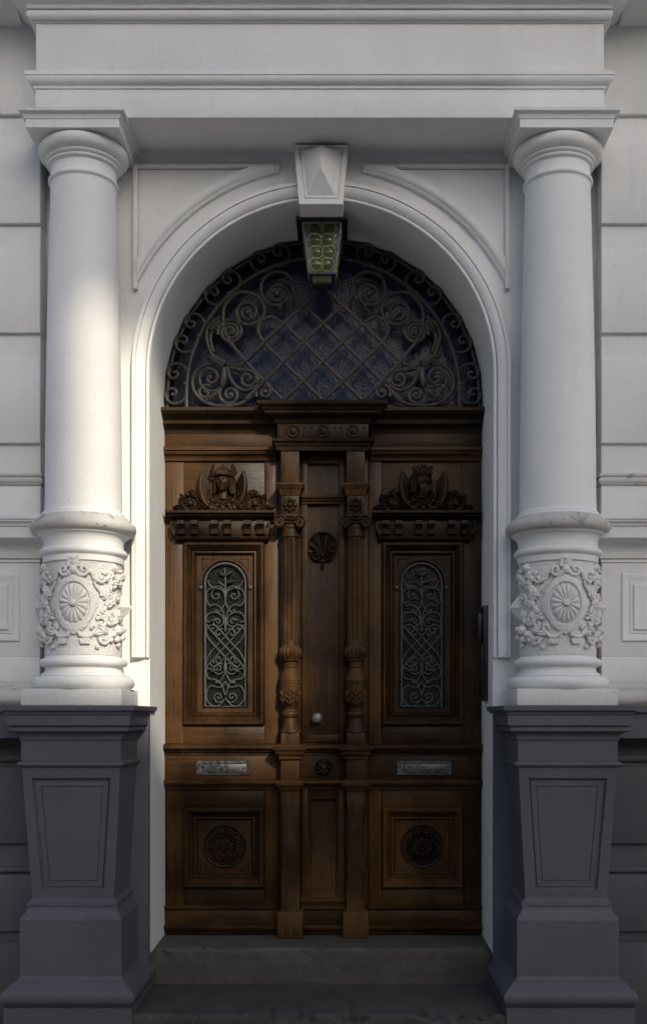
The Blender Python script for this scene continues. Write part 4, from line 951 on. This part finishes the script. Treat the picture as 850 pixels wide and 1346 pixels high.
    B().lathe([(.052, dz(963.5)), (.055, dz(962.5)), (.055, dz(960)), (.050, dz(957.5)), (.042, dz(953)), (.035, dz(946)), (.034, dz(943.5)), (.042, dz(942)), (.046, dz(939)), (.043, dz(936)), (.032, dz(934)), (.030, dz(932)), (.034, dz(930.5)), (.022, dz(929))], cx, yc, 36).build('foot', W_WV, root, 30)
    B().box(cx-.048, cx+.048, yc-.046, YD, dz(979), dz(963), .004).build('foot_block', W_WV, root)
    sq_m('ledge_cap', .062, [(-.006, dz(997)), (-.004, dz(993)), (.008, dz(991)), (.012, dz(987)), (.022, dz(985)), (.024, dz(981)), (.014, dz(979)), (.0, dz(977.5))], W_WH)
    B().box(cx-.048, cx+.048, yc-.040, YD, dz(1026), dz(995), .003).build('block', W_V, root)
    sq_m('lower_cap', .056, [(-.008, dz(1039)), (-.002, dz(1036)), (.004, dz(1033)), (.014, dz(1031.5)), (.016, dz(1028)), (.006, dz(1025)), (0, dz(1024))], W_WH)
    h0, h1 = .042, .048; b = B(); rings = []
    for (h, z) in ((h1, dz(1194)), (h1, dz(1185)), (h1*.97, dz(1180)), (h0, dz(1176)), (h0, dz(1062)), (h1*.97, dz(1056)), (h1, dz(1050)), (h1, dz(1037))):
        ch = .012 if h < .045 else .003
        y0 = yc-.040; rings.append([(cx-h1, YD, z), (cx-h1, y0+ch, z), (cx-h1+ch, y0, z), (cx+h1-ch, y0, z), (cx+h1, y0+ch, z), (cx+h1, YD, z)])
    b.loops(rings, True, True); b.build('lower_pilaster', W_WV, root, 25)
    B().box(cx-.066, cx+.066, yc-.055, YD, -.001, dz(1194), .007).build('base_block', W_WV, root)
    return root
c1 = colonnette(-.168, None); colonnette(.168, None)
# dark backing so no gaps show behind the door joints
for o in (B().box(-.83, .83, YD+.066, YD+.13, -.01, 2.80, 0).build('backing_board', W_C, ce),): pass

# ------------------------------------------------------------------ added unseen wall: its opening shapes the sun patch on the doorway
ch = thing('sun_blocker', 'added rendered wall behind the viewer, its opening shaping the sun patch', 'light blocker', (10, -25, -.5))
gx0, gx1, gy = 7.95, 12.1, -25.0
ox, ohw, ozb, ozs = 9.42, .70, 14.72, 16.42
b = B(); b.arcwall(gx0, gx1, -.5, 19.6, ohw, ozb, ozs, gy+.2, gy-.2, cx=ox, n=20, rz=.42)
b.arcwall(gx0, gx1, -.5, 19.6, ohw, ozb, ozs, gy-.2, gy-.2, cx=ox, n=20, rz=.42)
b.add([(ox-ohw, gy+.2, ozb), (ox+ohw, gy+.2, ozb), (ox+ohw, gy-.2, ozb), (ox-ohw, gy-.2, ozb)], [(0, 1, 2, 3)])
b.build('wall', M_BRICK, ch)
b = B(); b.sweep([(gx1, gy-.3), (gx1, gy+.2), (gx0, gy+.2), (gx0, gy-.3)][::-1], [(0, 19.6), (-.15, 19.6), (-.2, 19.75), (-.2, 19.9), (0, 20.0)]); b.build('coping', M_BRICK, ch)
b = B(); b.box(gx0+.1, gx1-.1, gy-12, gy-.3, -.5, 9.0, .05); b.build('blocker_body', M_BRICK, ch)
b = B(); b.loops([[(x, gy-12.2, z) for x, z in ((gx0, 9.0), (10, 13.6), (gx1, 9.0))], [(x, gy-.3, z) for x, z in ((gx0, 9.0), (10, 13.6), (gx1, 9.0))]], True, True); b.build('roof', M_ROOF, ch)

# ------------------------------------------------------------------ houses across the street, behind the viewer
def townhouse(x0, x1, h, label):
    t = thing('townhouse', label, 'house', ((x0+x1)/2, -17, -.5), 'houses across the street')
    B().box(x0, x1, -26, -16, -.5, h, .02).build('wall', M_BRICK, t)
    n = max(2, int((x1-x0)/2.6)); w0 = None
    for i in range(n):
        for k in range(int(h/3.4)):
            x = x0+(i+.5)*(x1-x0)/n; z = .9+k*3.4
            if w0 is None:
                bx0, bz0 = x, z
                w0 = B().box(x-.55, x+.55, -16.06, -15.94, z, z+1.9, .02).build('window', M_WHITE, t); p0 = B().box(x-.45, x+.45, -15.95, -15.92, z+.1, z+1.8, 0).build('pane', G_LEAF, w0)
            else:
                w = dup(w0, (x-bx0, 0, z-bz0)); p = dup(p0, (0, 0, 0), w)
    b = B(); b.loops([[(x, y, z) for y, z in ((-15.7, h), (-21, h+3.2), (-26.3, h))] for x in (x0-.1, x1+.1)], True, True); b.build('roof', M_ROOF, t)
townhouse(-26, -11.2, 5.6, 'long rendered townhouse far left across the street behind the viewer')
townhouse(-11, 3.6, 5.2, 'rendered townhouse opposite the doorway behind the viewer')
townhouse(9.6, 26, 5.8, 'rendered townhouse right of the lane behind the viewer')
